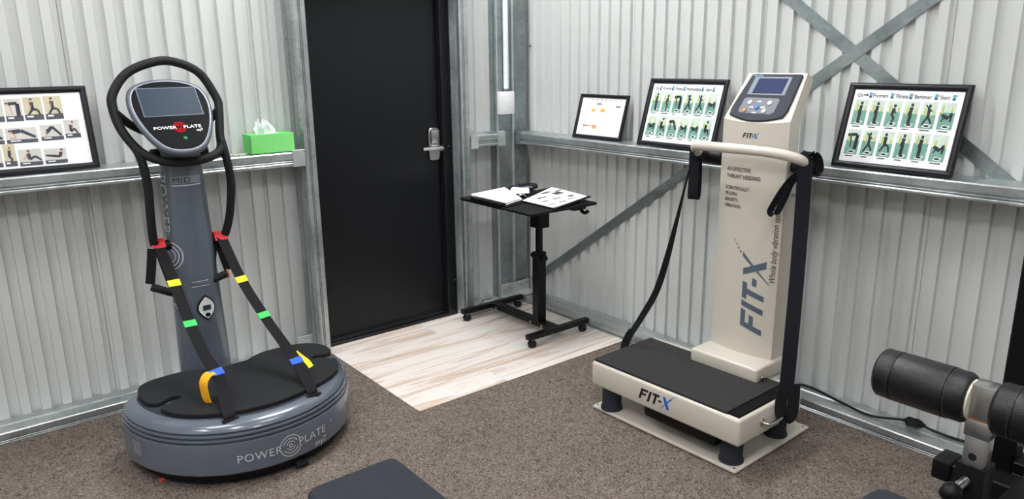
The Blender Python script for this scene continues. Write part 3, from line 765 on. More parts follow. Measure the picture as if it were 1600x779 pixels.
# amber loops at the foot of the straps
MB().ribbon(spline([(-2.402, -0.93, 0.402), (-2.428, -0.935, 0.398), (-2.447, -0.94, 0.370), (-2.446, -0.945, 0.318), (-2.440, -0.95, 0.290)], 5), 0.048, 0.0025, (0.35, -0.94, 0)).build('strap_loop', 'amber', pp, smooth=30)
MB().ribbon(spline([(-2.052, -0.905, 0.385), (-2.038, -0.930, 0.368), (-2.022, -0.955, 0.350), (-2.016, -0.975, 0.332)], 4), 0.022, 0.0025, (0.6, 0.3, 0.7)).build('strap_loop', 'tag_yellow', pp, smooth=30)
for x in (-2.407, -2.068):
    MB().box(x-0.032, x+0.032, -1.112, -1.098, 0.262, 0.270, 0.002, 1).build('strap_slot', 'black_plastic', pp, smooth=0)
# hanging grips
gripL = [(-2.478, -0.415, 0.650), (-2.398, -0.44, 0.612)]
gripR = [(-2.236, -0.44, 0.636), (-2.158, -0.445, 0.658)]
for g, top in ((gripL, (-2.440, -0.408, 0.815)), (gripR, (-2.185, -0.412, 0.802))):
    a, b = Vector(g[0]), Vector(g[1]); t_ = Vector(top); d = (b-a).normalized()
    gp = MB().cyl(a, b, 0.017, 16, 0.004).build('hand_grip', 'foam', pp)
    MB().tube([b-d*0.001+Vector((0.0, math.sin(2*math.pi*k/16)*0.018, math.cos(2*math.pi*k/16)*0.018)) for k in range(16)], 0.0035, 8, closed=True).build('grip_ring', 'orange', gp)
    MB().ribbon(spline([t_+Vector((0.012, 0, 0)), t_.lerp(b, 0.5)+Vector((0.006, -0.01, 0.0)), b+Vector((0.004, 0, 0.016))], 5), 0.034, 0.003, (0.8, -0.55, 0)).build('grip_strap', 'webbing', gp, smooth=0)
    MB().ribbon(spline([t_+Vector((-0.012, 0, 0)), t_.lerp(a, 0.5)+Vector((-0.008, -0.004, 0.0)), a+Vector((-0.002, 0, 0.014))], 5), 0.040, 0.003, (0.8, -0.55, 0)).build('grip_strap', 'webbing', gp, smooth=0)

# ================================================================== CREAM PLATFORM MACHINE
FX, FY = -0.68, -1.935
ft = thing('vibration_platform', 'cream upright vibration machine with rectangular platform beside the right wall', 'exercise machine', (FX, FY, 0))
bpl = MB().box(-0.890, -0.330, -2.318, -1.548, 0.004, 0.018, 0.003, 1).build('base_plate', 'cream_dark', ft, smooth=0)
for x, y in ((-0.872, -1.563), (-0.872, -2.302), (-0.352, -2.302)):
    MB().cyl((x, y, 0.0175), (x, y, 0.0188), 0.005, 10).build('screw_hole', 'ink_soft', bpl)
for x, y in ((-0.845, -1.625), (-0.825, -2.255), (-0.500, -2.255), (-0.500, -1.625)):
    MB().tube([(x, y, 0.018), (x, y, 0.028), (x, y, 0.0282), (x, y, 0.0345), (x, y, 0.0347), (x, y, 0.134)], [0.050, 0.050, 0.048, 0.047, 0.0445, 0.0445], 28).build('rubber_foot', 'panel_grey', ft, smooth=30)
plat = MB().box(-0.908, -0.452, -2.335, -1.552, 0.132, 0.246, 0.012, 3).build('platform', 'cream', ft, smooth=40)
MB().box(-0.888, -0.60, -2.22, -1.85, 0.080, 0.132, 0.01, 2).build('motor_cover', 'black_plastic', ft, smooth=40)
MB().box(-0.897, -0.500, -2.268, -1.560, 0.246, 0.258, 0.002, 1).build('platform_mat', 'mat_grey', ft, smooth=0)
mb = MB()
for k in range(10): mb.box(-0.888, -0.515, -2.3155+k*0.005, -2.3125+k*0.005, 0.2462, 0.2530)
mb.box(-0.890, -0.512, -2.319, -2.262, 0.2455, 0.2490)
mb.build('ribbed_strip', 'black_plastic', ft, smooth=0)
# front logo of the platform: italic FIT-X drawn as strokes
def fitx(mb, fn, mi_a, mi_b, h, tail=True):
    """letters from (0,0) to the right, cap height h, slanted"""
    sl_ = 0.30
    g = lambda a, b, t: fn(a+b*sl_, b, t)
    def P(pts, mi): mb.quad([(a*h, b*h) for a, b in pts], g, 0, mi)
    s = 0.24
    P([(0, 0), (s, 0), (s, 1), (0, 1)], mi_a); P([(s, 1-0.22), (0.78, 1-0.22), (0.78, 1), (s, 1)], mi_a); P([(s, 0.40), (0.66, 0.40), (0.66, 0.60), (s, 0.60)], mi_a)
    P([(0.92, 0), (0.92+s, 0), (0.92+s, 1), (0.92, 1)], mi_a)
    P([(1.28, 1-0.22), (2.02, 1-0.22), (2.02, 1), (1.28, 1)], mi_a); P([(1.53, 0), (1.53+s, 0), (1.53+s, 0.78), (1.53, 0.78)], mi_a)
    P([(2.02, 0.36), (2.36, 0.36), (2.36, 0.56), (2.02, 0.56)], mi_a)
    # X: one broad bar, one long tapering stroke
    mb.quad([(a*h, b*h) for a, b in [(3.02, -0.02), (3.34, -0.02), (2.88, 1.02), (2.60, 1.02)]], fn, 0, mi_b)
    mb.quad([(a*h, b*h) for a, b in [(2.28, -0.22), (2.42, -0.12), (3.62, 1.08), (3.42, 1.08)]], fn, 0.0002, mi_b)
    for k in range(4):
        a0 = 3.56+0.15*k; b0 = 1.14+0.11*k; w_ = 0.08-0.015*k
        mb.quad([(a*h, b*h) for a, b in [(a0, b0), (a0+0.09, b0+0.05), (a0+0.09-w_*0.3, b0+0.05+w_), (a0-w_*0.3, b0+w_)]], fn, 0, mi_b)
mb = MB(); fitx(mb, lambda a, b, t: (-0.9087-t, -1.835-a, 0.166+b), 0, 1, 0.050)
mb.build('platform_logo', ['ink', 'blue'], plat, smooth=0, fixn=False)
# column with bulged front
YC, HWY = -2.020, 0.155
sideprof = [(-0.440, 0.225, 1.0, 1), (-0.440, 0.80, 1.0, 1), (-0.440, 1.335, 1.0, 1)]
NY = 13
def cy(k, s_=1.0): return YC+HWY*s_*(1-2*k/(NY-1))
def bulge(k): return -0.022*(1-(1-2*k/(NY-1))**2)
TOPX, TOPZ, TOPS = -0.300, 1.522, 0.87
front = []
for x, z in ((-0.440, 0.225), (-0.440, 0.8), (-0.440, 1.332)): front.append([(x+bulge(k), cy(k), z+(bulge(k)*0.45 if z > 1.3 else 0)) for k in range(NY)])
slope = []
for f in (0.0, 0.5, 1.0):
    slope.append([(-0.440+(TOPX+0.440)*f+bulge(k)*(1-f), cy(k, 1+(TOPS-1)*f), 1.336+(TOPZ-1.336)*f+bulge(k)*0.45*(1-f)) for k in range(NY)])
back = [[(-0.250, cy(k, TOPS), 1.497) for k in range(NY)], [(-0.365, cy(k), 1.318) for k in range(NY)], [(-0.345, cy(k), 0.8) for k in range(NY)], [(-0.345, cy(k), 0.225) for k in range(NY)]]
mb = MB(); rows = front+slope+back; vs_ = [p for r in rows for p in r]; fs_ = []
for i in range(len(rows)-1):
    for k in range(NY-1): fs_.append([i*NY+k, i*NY+k+1, (i+1)*NY+k+1, (i+1)*NY+k])
fs_.append([i*NY for i in range(len(rows))]); fs_.append([i*NY+NY-1 for i in range(len(rows))][::-1])
fs_.append([(len(rows)-1)*NY+k for k in range(NY)]+[k for k in reversed(range(NY))])
fcol = mb.add(vs_, fs_).build('column', 'cream', ft, smooth=22)
bb = [( -0.585, 0.238), (-0.585, 0.300), (-0.572, 0.313), (-0.335, 0.316), (-0.335, 0.238)]
MB().box(-0.580, -0.335, -2.195, -1.855, 0.250, 0.314, 0.010, 3).build('column_foot', 'cream', ft, smooth=40)
MB().cyl((-0.545, -2.196, 0.272), (-0.545, -2.206, 0.272), 0.010, 12, 0.002).build('knob', 'chrome', ft)
# column lettering: mapped on the bulged front
def fcf(a, b, t, y0, z0, rot=0):
    if rot: a, b = -b, a       # reading upwards
    y = y0-a; z = z0+b
    kk = (y-YC)/HWY
    return (-0.440-0.022*(1-min(kk*kk, 1))-0.0012-t, y, z)
for body, y0, z0, sz in (('AN EFFECTIVE', -1.905, 1.098, 0.024), ('THERAPY NEEDING', -1.905, 1.068, 0.024), ('SCIENTIFICALLY', -1.902, 1.018, 0.021), ('PROVEN', -1.902, 0.992, 0.021), ('BENEFITS', -1.902, 0.966, 0.021), ('VIBRATION', -1.902, 0.940, 0.021)):
    text('print_line', body, sz, 'ink_soft', lambda a, b, t, y0=y0, z0=z0: fcf(a*0.80, b, t, y0, z0+0.02), fcol, offset=0.0004)
text('print_line', 'Whole body vibration system', 0.036, 'ink_soft', lambda a, b, t: fcf(a*0.80, b, t, -2.165, 0.655, 1), fcol, shear=0.25, offset=0.0003)
mb = MB(); fitx(mb, lambda a, b, t: fcf(a, b, t, -2.125, 0.415, 1), 0, 0, 0.100)
mb.build('column_logo', 'slate', fcol, smooth=0, fixn=False)
mb = MB(); fitx(mb, lambda a, b, t: fcf(a, b, t, -1.975, 1.262), 0, 1, 0.021)
mb.build('small_logo', ['ink', 'blue'], fcol, smooth=0, fixn=False)
# console on the slope
SD = Vector((TOPX+0.440, 0, TOPZ-1.336)).normalized(); SN = Vector((-SD.z, 0, SD.x))
def fpn(a, b, t):   # a: towards -y from centre, b: up the slope
    ln = 0.2328; f = min(max(b/ln, 0), 1)
    y = YC-a; kk = a/HWY
    base_ = Vector((-0.440, y, 1.336))+SD*b
    blg = 0.022*(1-min(kk*kk, 1))*(1-f)
    return tuple(base_+Vector((-blg, 0, -blg*0.45))+SN*t)
pan = [(-0.104, 0.224), (0.118, 0.224), (0.124, 0.216), (0.128, 0.05), (0.120, 0.020)]
arc = [(0.120-0.240*k/8, 0.020-0.016*(1-(2*k/8-1)**2)) for k in range(1, 8)]
pan += arc+[(-0.130, 0.020), (-0.136, 0.05), (-0.112, 0.216)]
con = MB().prism(pan, fpn, -0.002, 0.009, bev=0.003).build('console_panel', 'panel_grey', ft, smooth=30)
MB().prism([(-0.088, 0.122), (0.086, 0.122), (0.084, 0.208), (-0.086, 0.208)], fpn, 0.008, 0.0105).build('display_frame', 'lcd_frame', con, smooth=0)
MB().prism([(-0.066, 0.130), (0.070, 0.130), (0.070, 0.200), (-0.064, 0.200)], fpn, 0.0095, 0.0115).build('display', 'lcd', con, smooth=0)
MB().prism([(-0.080, 0.108), (0.068, 0.108), (0.076, 0.100), (0.076, 0.044), (0.062, 0.034), (-0.080, 0.034), (-0.092, 0.044), (-0.090, 0.100)], fpn, 0.008, 0.0105, bev=0.001).build('keypad', 'keypad', con, smooth=0)
for a, b, r, m_ in ((-0.053, 0.085, 0.0095, 'white_plastic'), (0.040, 0.086, 0.0095, 'white_plastic'), (-0.010, 0.066, 0.010, 'blue'), (-0.062, 0.047, 0.009, 'orange'), (0.030, 0.048, 0.009, 'white_plastic')):
    MB().prism(circ(a, b, r), fpn, 0.010, 0.0145, bev=0.0012).build('button', m_, con, smooth=40)
mb = MB()
for a, b in ((-0.012, 0.092), (0.016, 0.066), (-0.036, 0.065), (-0.012, 0.040)):
    for k in range(3): mb.flat([(a-0.009+k*0.007, b-0.003), (a-0.004+k*0.007, b-0.003), (a-0.004+k*0.007, b+0.003), (a-0.009+k*0.007, b+0.003)], fpn, 0.0108)
mb.flat([(-0.098, 0.211), (-0.082, 0.211), (-0.082, 0.216), (-0.098, 0.216)], fpn, 0.0095, 1); mb.flat([(-0.078, 0.212), (-0.054, 0.212), (-0.054, 0.2155), (-0.078, 0.2155)], fpn, 0.0095, 1)
mb.build('panel_marks', ['white_ink', 'icon_blue'], con, smooth=0, fixn=False)['kind'] = 'stuff'
# handlebar
bar = spline([(-0.400, -1.768, 1.165), (-0.455, -1.760, 1.180), (-0.500, -1.768, 1.205), (-0.528, -1.800, 1.219), (-0.548, -1.87, 1.224), (-0.556, -1.96, 1.226), (-0.556, -2.06, 1.226), (-0.550, -2.15, 1.224), (-0.535, -2.222, 1.216), (-0.505, -2.265, 1.200), (-0.455, -2.275, 1.176), (-0.400, -2.270, 1.160)], 6)
MB().tube(bar, 0.0205, 16).build('handlebar', 'cream_dark', ft, smooth=50)
for s_, yb in ((1, -1.768), (-1, -2.270)):
    MB().cyl((-0.402, yb-s_*0.085, 1.160), (-0.402, yb+s_*0.028, 1.160), 0.034, 20, 0.006).build('bar_clamp', 'black_plastic', ft)
    MB().tube([(-0.465, yb+s_*0.006, 1.182), (-0.395, yb+s_*0.002, 1.160)], 0.0245, 16).build('bar_sleeve', 'foam', ft)
MB().cyl((-0.385, -2.175, 1.035), (-0.385, -2.235, 1.035), 0.007, 12, 0.001).build('side_pin', 'chrome', ft)
# webbing straps
MB().ribbon(spline([(-0.505, -1.775, 1.228), (-0.520, -1.776, 1.190), (-0.545, -1.752, 1.02), (-0.562, -1.732, 0.88), (-0.595, -1.708, 0.69), (-0.615, -1.672, 0.54), (-0.638, -1.610, 0.405), (-0.652, -1.555, 0.30), (-0.660, -1.530, 0.22)], 6), 0.030, 0.004, [Vector((0.75-0.75*min(k/40, 1), 0.55-1.2*min(k/40, 1), 0.15)) for k in range(49)]).build('pull_strap', 'webbing', ft, smooth=0)
MB().ribbon(spline([(-0.668, -1.538, 0.215), (-0.668, -1.534, 0.25), (-0.660, -1.548, 0.30), (-0.650, -1.566, 0.335)], 5), 0.028, 0.005, (0.5, -0.85, 0)).build('strap_end', 'webbing', ft, smooth=0)
MB().tube([(-0.60, -1.553, 0.20), (-0.62, -1.535, 0.20), (-0.69, -1.535, 0.20), (-0.71, -1.553, 0.20)], 0.007, 10).build('strap_ring', 'chrome', ft)
lw = Vector((0.35, -0.94, 0))
def loop(pts, w_, name, wd): MB().ribbon(pts, w_, 0.004, wd).build(name, 'webbing_blue', ft, smooth=30)
loop(spline([(-0.470, -1.742, 1.205), (-0.468, -1.742, 1.130), (-0.470, -1.745, 1.05), (-0.472, -1.745, 0.985), (-0.462, -1.745, 0.970), (-0.448, -1.745, 0.985), (-0.446, -1.745, 1.06), (-0.450, -1.745, 1.14), (-0.455, -1.742, 1.205)], 5), 0.046, 'wrist_loop', (-0.25, 0.97, 0))
loop(spline([(-0.445, -2.262, 1.150), (-0.470, -2.235, 1.135), (-0.495, -2.205, 1.085), (-0.515, -2.178, 1.02), (-0.520, -2.165, 0.985), (-0.515, -2.172, 0.972), (-0.505, -2.188, 0.985), (-0.490, -2.205, 1.04), (-0.478, -2.222, 1.10), (-0.462, -2.250, 1.140)], 5), 0.030, 'wrist_loop', (1, -0.55, 0.2))
MB().ribbon(spline([(-0.440, -2.300, 1.150), (-0.455, -2.302, 1.195), (-0.475, -2.290, 1.215), (-0.490, -2.283, 1.19), (-0.510, -2.296, 0.95), (-0.560, -2.325, 0.71), (-0.612, -2.352, 0.492), (-0.630, -2.360, 0.335), (-0.638, -2.356, 0.27)], 6), 0.055, 0.006, (0.50, -0.85, 0.0)).build('pull_strap', 'webbing_blue', ft, smooth=30)
MB().ribbon(spline([(-0.636, -2.352, 0.31), (-0.645, -2.350, 0.25), (-0.648, -2.356, 0.20), (-0.640, -2.372, 0.178), (-0.624, -2.386, 0.195), (-0.618, -2.388, 0.25), (-0.612, -2.382, 0.32)], 6), 0.046, 0.006, (0.75, -0.62, 0.0)).build('strap_end', 'webbing', ft, smooth=30)
MB().tube(spline([(-0.752, -2.334, 0.192), (-0.752, -2.356, 0.190), (-0.735, -2.366, 0.188), (-0.66, -2.366, 0.188), (-0.59, -2.366, 0.190), (-0.575, -2.355, 0.192), (-0.575, -2.334, 0.193)], 5), 0.008, 12).build('strap_ring', 'chrome', ft)
MB().cyl((-0.752, -2.335, 0.192), (-0.752, -2.340, 0.192), 0.014, 14).build('ring_washer', 'satin', ft)
ft.rotation_euler = (0, 0, math.radians(1.3))

# ================================================================== PICTURES ON THE SHELVES
def figure(mb, fn, x0, y0, w_, h_, pose, mi, mis, lw=0.11):
    """stick-limb figure drawn in a thumbnail; pose: dict of joints in 0..1"""
    g = lambda p: (x0+p[0]*w_, y0+p[1]*h_)
    s = 0.62*min(w_, h_)+0.38*max(w_, h_)
    for a, b, k, sk in pose['limbs']: stroke(mb, g(a), g(b), lw*s*k, fn, 0.0006, mis if sk else mi, lw*s*k*0.75)
    hx, hy = g(pose['head']); mb.flat(circ(hx, hy, 0.075*s, 10, 0.09*s), fn, 0.0007, mis)
    mb.flat([(hx+0.078*s*math.cos(a), hy+0.02*s+0.085*s*math.sin(a)) for a in [math.pi*k/8 for k in range(9)]], fn, 0.0008, mi)
def L(a, b, k=1.0, sk=0): return (a, b, k, sk)
STAND = dict(head=(0.52, 0.86), limbs=[L((0.5, 0.78), (0.5, 0.48), 1.7), L((0.47, 0.5), (0.44, 0.12), 1.1), L((0.54, 0.5), (0.55, 0.12), 1.1), L((0.48, 0.74), (0.34, 0.5), .7, 1), L((0.34, 0.5), (0.5, 0.45), .6, 1)])
SQUAT = dict(head=(0.55, 0.80), limbs=[L((0.52, 0.72), (0.44, 0.42), 1.7), L((0.44, 0.42), (0.64, 0.36), 1.2), L((0.64, 0.36), (0.5, 0.12), 1.1), L((0.52, 0.68), (0.72, 0.52), .7, 1)])
BEND = dict(head=(0.14, 0.76), limbs=[L((0.24, 0.78), (0.76, 0.80), 1.7), L((0.74, 0.78), (0.70, 0.2), 1.4), L((0.80, 0.78), (0.82, 0.2), 1.2), L((0.30, 0.74), (0.40, 0.28), .7, 1)])
LUNGE = dict(head=(0.44, 0.86), limbs=[L((0.44, 0.78), (0.46, 0.48), 1.7), L((0.46, 0.48), (0.72, 0.44), 1.2), L((0.72, 0.44), (0.84, 0.2), 1.0), L((0.46, 0.48), (0.18, 0.2), 1.1), L((0.42, 0.74), (0.36, 0.5), .7, 1)])
PLANK = dict(head=(0.14, 0.74), limbs=[L((0.2, 0.72), (0.5, 0.80), 2.0), L((0.5, 0.80), (0.94, 0.34), 1.5), L((0.22, 0.66), (0.30, 0.38), .7, 1), L((0.12, 0.36), (0.34, 0.36), .6, 1)])
ARCH = dict(head=(0.28, 0.42), limbs=[L((0.3, 0.55), (0.55, 0.86), 1.8), L((0.55, 0.86), (0.92, 0.28), 1.3), L((0.3, 0.5), (0.2, 0.26), .7, 1)])
SIT = dict(head=(0.58, 0.84), limbs=[L((0.46, 0.72), (0.40, 0.38), 1.9), L((0.40, 0.36), (0.66, 0.50), 1.3), L((0.66, 0.50), (0.84, 0.24), 1.1), L((0.48, 0.68), (0.52, 0.3), .7, 1)])
VSIT = dict(head=(0.44, 0.84), limbs=[L((0.42, 0.74), (0.46, 0.38), 1.8), L((0.46, 0.38), (0.70, 0.56), 1.2), L((0.70, 0.56), (0.96, 0.30), 1.1), L((0.40, 0.70), (0.18, 0.4), .7, 1)])
RECL = dict(head=(0.80, 0.84), limbs=[L((0.76, 0.74), (0.68, 0.42), 1.7), L((0.68, 0.46), (0.34, 0.52), 1.4), L((0.34, 0.52), (0.06, 0.58), 1.1), L((0.72, 0.6), (0.56, 0.5), .6, 1)])
LIE = dict(head=(0.24, 0.52), limbs=[L((0.30, 0.50), (0.62, 0.42), 2.0), L((0.62, 0.44), (0.80, 0.62), 1.2), L((0.80, 0.62), (0.78, 0.30), 1.1), L((0.34, 0.46), (0.2, 0.3), .7, 1)])
STAR = dict(head=(0.5, 0.84), limbs=[L((0.5, 0.76), (0.5, 0.46), 1.6), L((0.5, 0.46), (0.2, 0.14), 1.1), L((0.5, 0.46), (0.8, 0.2), 1.1), L((0.5, 0.72), (0.22, 0.9), .7), L((0.5, 0.72), (0.74, 0.66), .7)])

def rect(x0, x1, y0, y1): return [(x0, y0), (x1, y0), (x1, y1), (x0, y1)]
PHM = ['ph_wall', 'ph_teal', 'ph_yellow', 'ph_black', 'white_ink', 'ph_skin', 'ph_grey', 'ph_beige', 'ph_slate', 'ph_cloth']
def photo_green(fn, x0, x1, y0, y1, pose, parent, seed):
    rnd = random.Random(seed); mb = MB(); w_, h_ = x1-x0, y1-y0
    hz = y0+h_*(0.50+0.14*rnd.random())
    mb.flat(rect(x0, x1, y0, y1), fn, 0.0, 0); mb.flat(rect(x0, x1, y0, hz), fn, 0.0002, 1)
    px = x0+w_*(0.10+0.12*rnd.random())
    mb.flat(rect(px, px+w_*0.14, hz-h_*0.06, hz+h_*0.26), fn, 0.0003, 2)
    mb.flat(rect(px+w_*0.62, px+w_*0.72, hz, hz+h_*0.18), fn, 0.0003, 2)
    # platform of the machine in the picture
    mb.flat([(x0+w_*0.25, y0+h_*0.06), (x0+w_*0.70, y0+h_*0.03), (x0+w_*0.86, y0+h_*0.15), (x0+w_*0.40, y0+h_*0.18)], fn, 0.0004, 4)
    mb.flat([(x0+w_*0.33, y0+h_*0.08), (x0+w_*0.66, y0+h_*0.06), (x0+w_*0.76, y0+h_*0.13), (x0+w_*0.44, y0+h_*0.15)], fn, 0.0005, 3)
    figure(mb, fn, x0, y0, w_, h_, pose, 3, 3, 0.112)
    return mb.build('photo', PHM, parent, smooth=0, fixn=False)
def photo_grey(fn, x0, x1, y0, y1, pose, parent, seed, bg):
    mb = MB(); w_, h_ = x1-x0, y1-y0
    mb.flat(rect(x0, x1, y0, y1), fn, 0.0, bg); mb.flat(rect(x0, x1, y0, y0+h_*0.24), fn, 0.0002, 8)
    mb.flat(rect(x0+w_*0.12, x0+w_*0.45, y0+h_*0.12, y0+h_*0.19), fn, 0.0003, 4)
    figure(mb, fn, x0, y0, w_, h_, pose, 9, 5, 0.115)
    return mb.build('photo', PHM, parent, smooth=0, fixn=False)

def picture(label, W, H, fn, bw=0.026):
    """fn(a,b,t): a right, b up, t out of the picture; frame lower-left at 0,0"""
    t = thing('picture_frame', label, 'picture frame', fn(W/2, 0, 0), 'framed charts on the shelves')
    th_ = 0.016
    # four mitred bars with a rounded section
    cs = [(0, 0), (W, 0), (W, H), (0, H)]
    ins = lambda d: [(d, d), (W-d, d), (W-d, H-d), (d, H-d)]
    lev = [(0.0, 0.0), (0.0, th_*0.7), (0.004, th_*0.95), (bw*0.45, th_), (bw*0.8, th_*0.75), (bw, th_*0.45), (bw, 0.0)]
    for e in range(4):
        vs_ = []; fs_ = []
        for d, h in lev:
            q = ins(d); a, b = q[e], q[(e+1) % 4]
            vs_ += [fn(a[0], a[1], h), fn(b[0], b[1], h)]
        n = len(lev)
        for k in range(n-1): fs_.append([2*k, 2*k+1, 2*k+3, 2*k+2])
        fs_.append([2*k for k in range(n)][::-1]); fs_.append([2*k+1 for k in range(n)]); fs_.append([2*n-2, 2*n-1, 1, 0])
        MB().add(vs_, fs_).build('frame_bar', 'frame_black', t, smooth=50)
    MB().prism(rect(0.004, W-0.004, 0.004, H-0.004), fn, -0.004, 0.0012).build('backing_board', 'black_plastic', t, smooth=0)
    sh = MB().prism(rect(bw-0.002, W-bw+0.002, bw-0.002, H-bw+0.002), fn, 0.0025, 0.0045).build('print_sheet', 'paper', t, smooth=0)
    f2 = lambda a, b, tt: fn(a, b, 0.0050+tt)
    return t, sh, f2
# wall-right pictures: plane leaning towards the wall
def plane_R(x0, y0, z0, lean, rot=0.0):
    s = Vector((lean[0], 0, lean[1])).normalized(); r = Vector((math.sin(rot), -math.cos(rot), 0)); n = r.cross(s)
    if n.x > 0: n = -n
    P = Vector((x0, y0, z0)); return lambda a, b, t: tuple(P+r*a+s*b+n*t)
def chart12(sh, f2, W, H, poses, words, seed):
    bw = 0.026; iw, ih = W-2*bw, H-2*bw
    for row in range(2):
        for c in range(6):
            x0 = bw+iw*(0.032+c*0.159); x1 = x0+iw*0.130
            y1 = bw+ih*((0.855 if row == 0 else 0.445)); y0 = y1-ih*0.345
            photo_green(f2, x0, x1, y0, y1, poses[row*6+c], sh, seed+row*6+c)
    mb = MB(); rnd = random.Random(seed)
    for row in range(2):
        for c in range(6):
            x0 = bw+iw*(0.050+c*0.159); y = bw+ih*((0.480 if row == 0 else 0.070)); ln = iw*(0.05+0.045*rnd.random())
            mb.flat(rect(x0, x0+ln, y, y+ih*0.014), f2, 0, 1)
    x = 0.0
    for body, u in words:
        text('title_word', body, ih*0.074, 'ink', lambda a, b, t, u=u: f2(bw+iw*u+a*0.80, bw+ih*0.895+b, t), sh, offset=0.0004)
    o = mb.build('captions', ['ink', 'ink_soft'], sh, smooth=0, fixn=False); o['kind'] = 'stuff'
words_big = (('On', 0.035), ('Program', 0.185), ('Fitness', 0.405), ('Beginner', 0.575), ('Start', 0.80))
BW_, BH_ = 0.480, 0.357
t, sh, f2 = picture('black framed exercise chart titled for beginners, rightmost on the right shelf', BW_, BH_, plane_R(-0.128, -2.196, 1.1345, (0.103, 0.345)))
chart12(sh, f2, BW_, BH_, [STAND, STAND, SQUAT, STAND, STAR, LIE, BEND, STAR, LUNGE, STAND, STAND, LIE], words_big, 10)
iw, ih, bw = BW_-0.052, BH_-0.052, 0.026
mb = MB()
mb.flat([(bw+iw*0.095, bw+ih*0.915), (bw+iw*0.125, bw+ih*0.915), (bw+iw*0.125, bw+ih*0.90), (bw+iw*0.145, bw+ih*0.923), (bw+iw*0.125, bw+ih*0.946), (bw+iw*0.125, bw+ih*0.931), (bw+iw*0.095, bw+ih*0.931)], f2, 0, 0)
mb.build('arrow', 'ink', sh, smooth=0, fixn=False)
for u in (0.150, 0.355, 0.528, 0.752, 0.905):
    mb = MB(); mb.flat(rect(bw+iw*u, bw+iw*(u+0.028), bw+ih*0.885, bw+ih*0.96), f2, 0, 2); mb.flat(rect(bw+iw*(u+0.003), bw+iw*(u+0.024), bw+ih*0.89, bw+ih*0.91), f2, 0.0003, 0); mb.flat(rect(bw+iw*(u+0.032), bw+iw*(u+0.040), bw+ih*0.93, bw+ih*0.955), f2, 0, 3)
    mb.build('icon', ['ink', 'ink_soft', 'icon_blue', 'cell_orange'], sh, smooth=0, fixn=False)
t, sh, f2 = picture('black framed exercise chart behind the cream machine, middle of the right shelf', 0.495, 0.360, plane_R(-0.128, -1.092, 1.1345, (0.103, 0.345)))
chart12(sh, f2, 0.495, 0.360, [STAND, SQUAT, BEND, STAR, STAR, LIE, LIE, SIT, PLANK, LIE, LIE, SIT], (('On', 0.04), ('Program', 0.15), ('Fitness', 0.335), ('Intermediate', 0.495), ('Start', 0.77)), 40)
iw, ih = 0.495-0.052, 0.360-0.052
for u in (0.105, 0.290, 0.455, 0.715, 0.865):
    mb = MB(); mb.flat(rect(bw+iw*u, bw+iw*(u+0.026), bw+ih*0.885, bw+ih*0.96), f2, 0, 2); mb.flat(rect(bw+iw*(u+0.003), bw+iw*(u+0.022), bw+ih*0.89, bw+ih*0.91), f2, 0.0003, 0); mb.flat(rect(bw+iw*(u+0.030), bw+iw*(u+0.038), bw+ih*0.94, bw+ih*0.965), f2, 0, 3)
    mb.build('icon', ['ink', 'ink_soft', 'icon_blue', 'cell_orange'], sh, smooth=0, fixn=False)
# timetable
SW, SH_ = 0.385, 0.258
t, sh, f2 = picture('small black framed timetable with coloured cells on the right shelf', SW, SH_, plane_R(-0.092, -0.550, 1.1345, (0.070, 0.245)), 0.020)
mb = MB(); bw = 0.020; iw, ih = SW-2*bw, SH_-2*bw
R_ = lambda u0, u1, v0, v1, m_, t_=0: mb.flat(rect(bw+iw*u0, bw+iw*u1, bw+ih*v0, bw+ih*v1), f2, t_, m_)
for k in range(8): R_(0.20+k*0.105, 0.2035+k*0.105, 0.04, 0.92, 0)
for k in range(7): R_(0.22+k*0.105, 0.22+k*0.105+0.05, 0.935, 0.955, 4)
for k in range(26): R_(0.13, 0.17, 0.06+k*0.033, 0.068+k*0.033, 4)
R_(0.36, 0.47, 0.82, 0.86, 1, .0003); R_(0.80, 0.91, 0.77, 0.81, 1, .0003); R_(0.26, 0.36, 0.63, 0.70, 2, .0003); R_(0.47, 0.57, 0.63, 0.72, 2, .0003)
R_(0.13, 0.25, 0.235, 0.265, 3, .0003); R_(0.25, 0.35, 0.235, 0.265, 2, .0003); R_(0.35, 0.45, 0.235, 0.265, 3, .0003); R_(0.35, 0.45, 0.18, 0.225, 2, .0003)
mb.build('chart_print', ['grid_ink', 'cell_dark', 'cell_orange', 'cell_magenta', 'ink_pale'], sh, smooth=0, fixn=False)['kind'] = 'stuff'
# picture on the left shelf
sL = Vector((0, 0.08, 0.35)).normalized(); nL = Vector((0, -0.35, 0.08)).normalized(); PL = Vector((-3.033, -0.112, 1.1475))
fpl = lambda a, b, t: tuple(PL+Vector((1, 0, 0))*a+sL*b+nL*t)
t, sh, f2 = picture('black framed exercise photo sheet on the left shelf', 0.480, 0.360, fpl)
for i, (u0, v1, u1, v0, pose, bg) in enumerate([(-0.310, 0.315, -0.249, 0.221, BEND, 6), (-0.243, 0.319, -0.175, 0.223, LUNGE, 7), (-0.168, 0.321, -0.102, 0.222, LUNGE, 7), (-0.324, 0.194, -0.213, 0.130, PLANK, 6), (-0.200, 0.200, -0.117, 0.133, ARCH, 6), (-0.109, 0.216, -0.051, 0.138, SIT, 6),
        (-0.345, 0.128, -0.302, 0.036, SQUAT, 7), (-0.294, 0.102, -0.211, 0.033, VSIT, 6), (-0.202, 0.098, -0.119, 0.034, RECL, 6), (-0.385, 0.315, -0.316, 0.221, STAND, 6), (-0.43, 0.194, -0.332, 0.130, PLANK, 6), (-0.43, 0.110, -0.352, 0.036, SIT, 6)]):
    photo_grey(f2, 0.480+u0, 0.480+u1, v0, v1, pose, sh, i, bg)

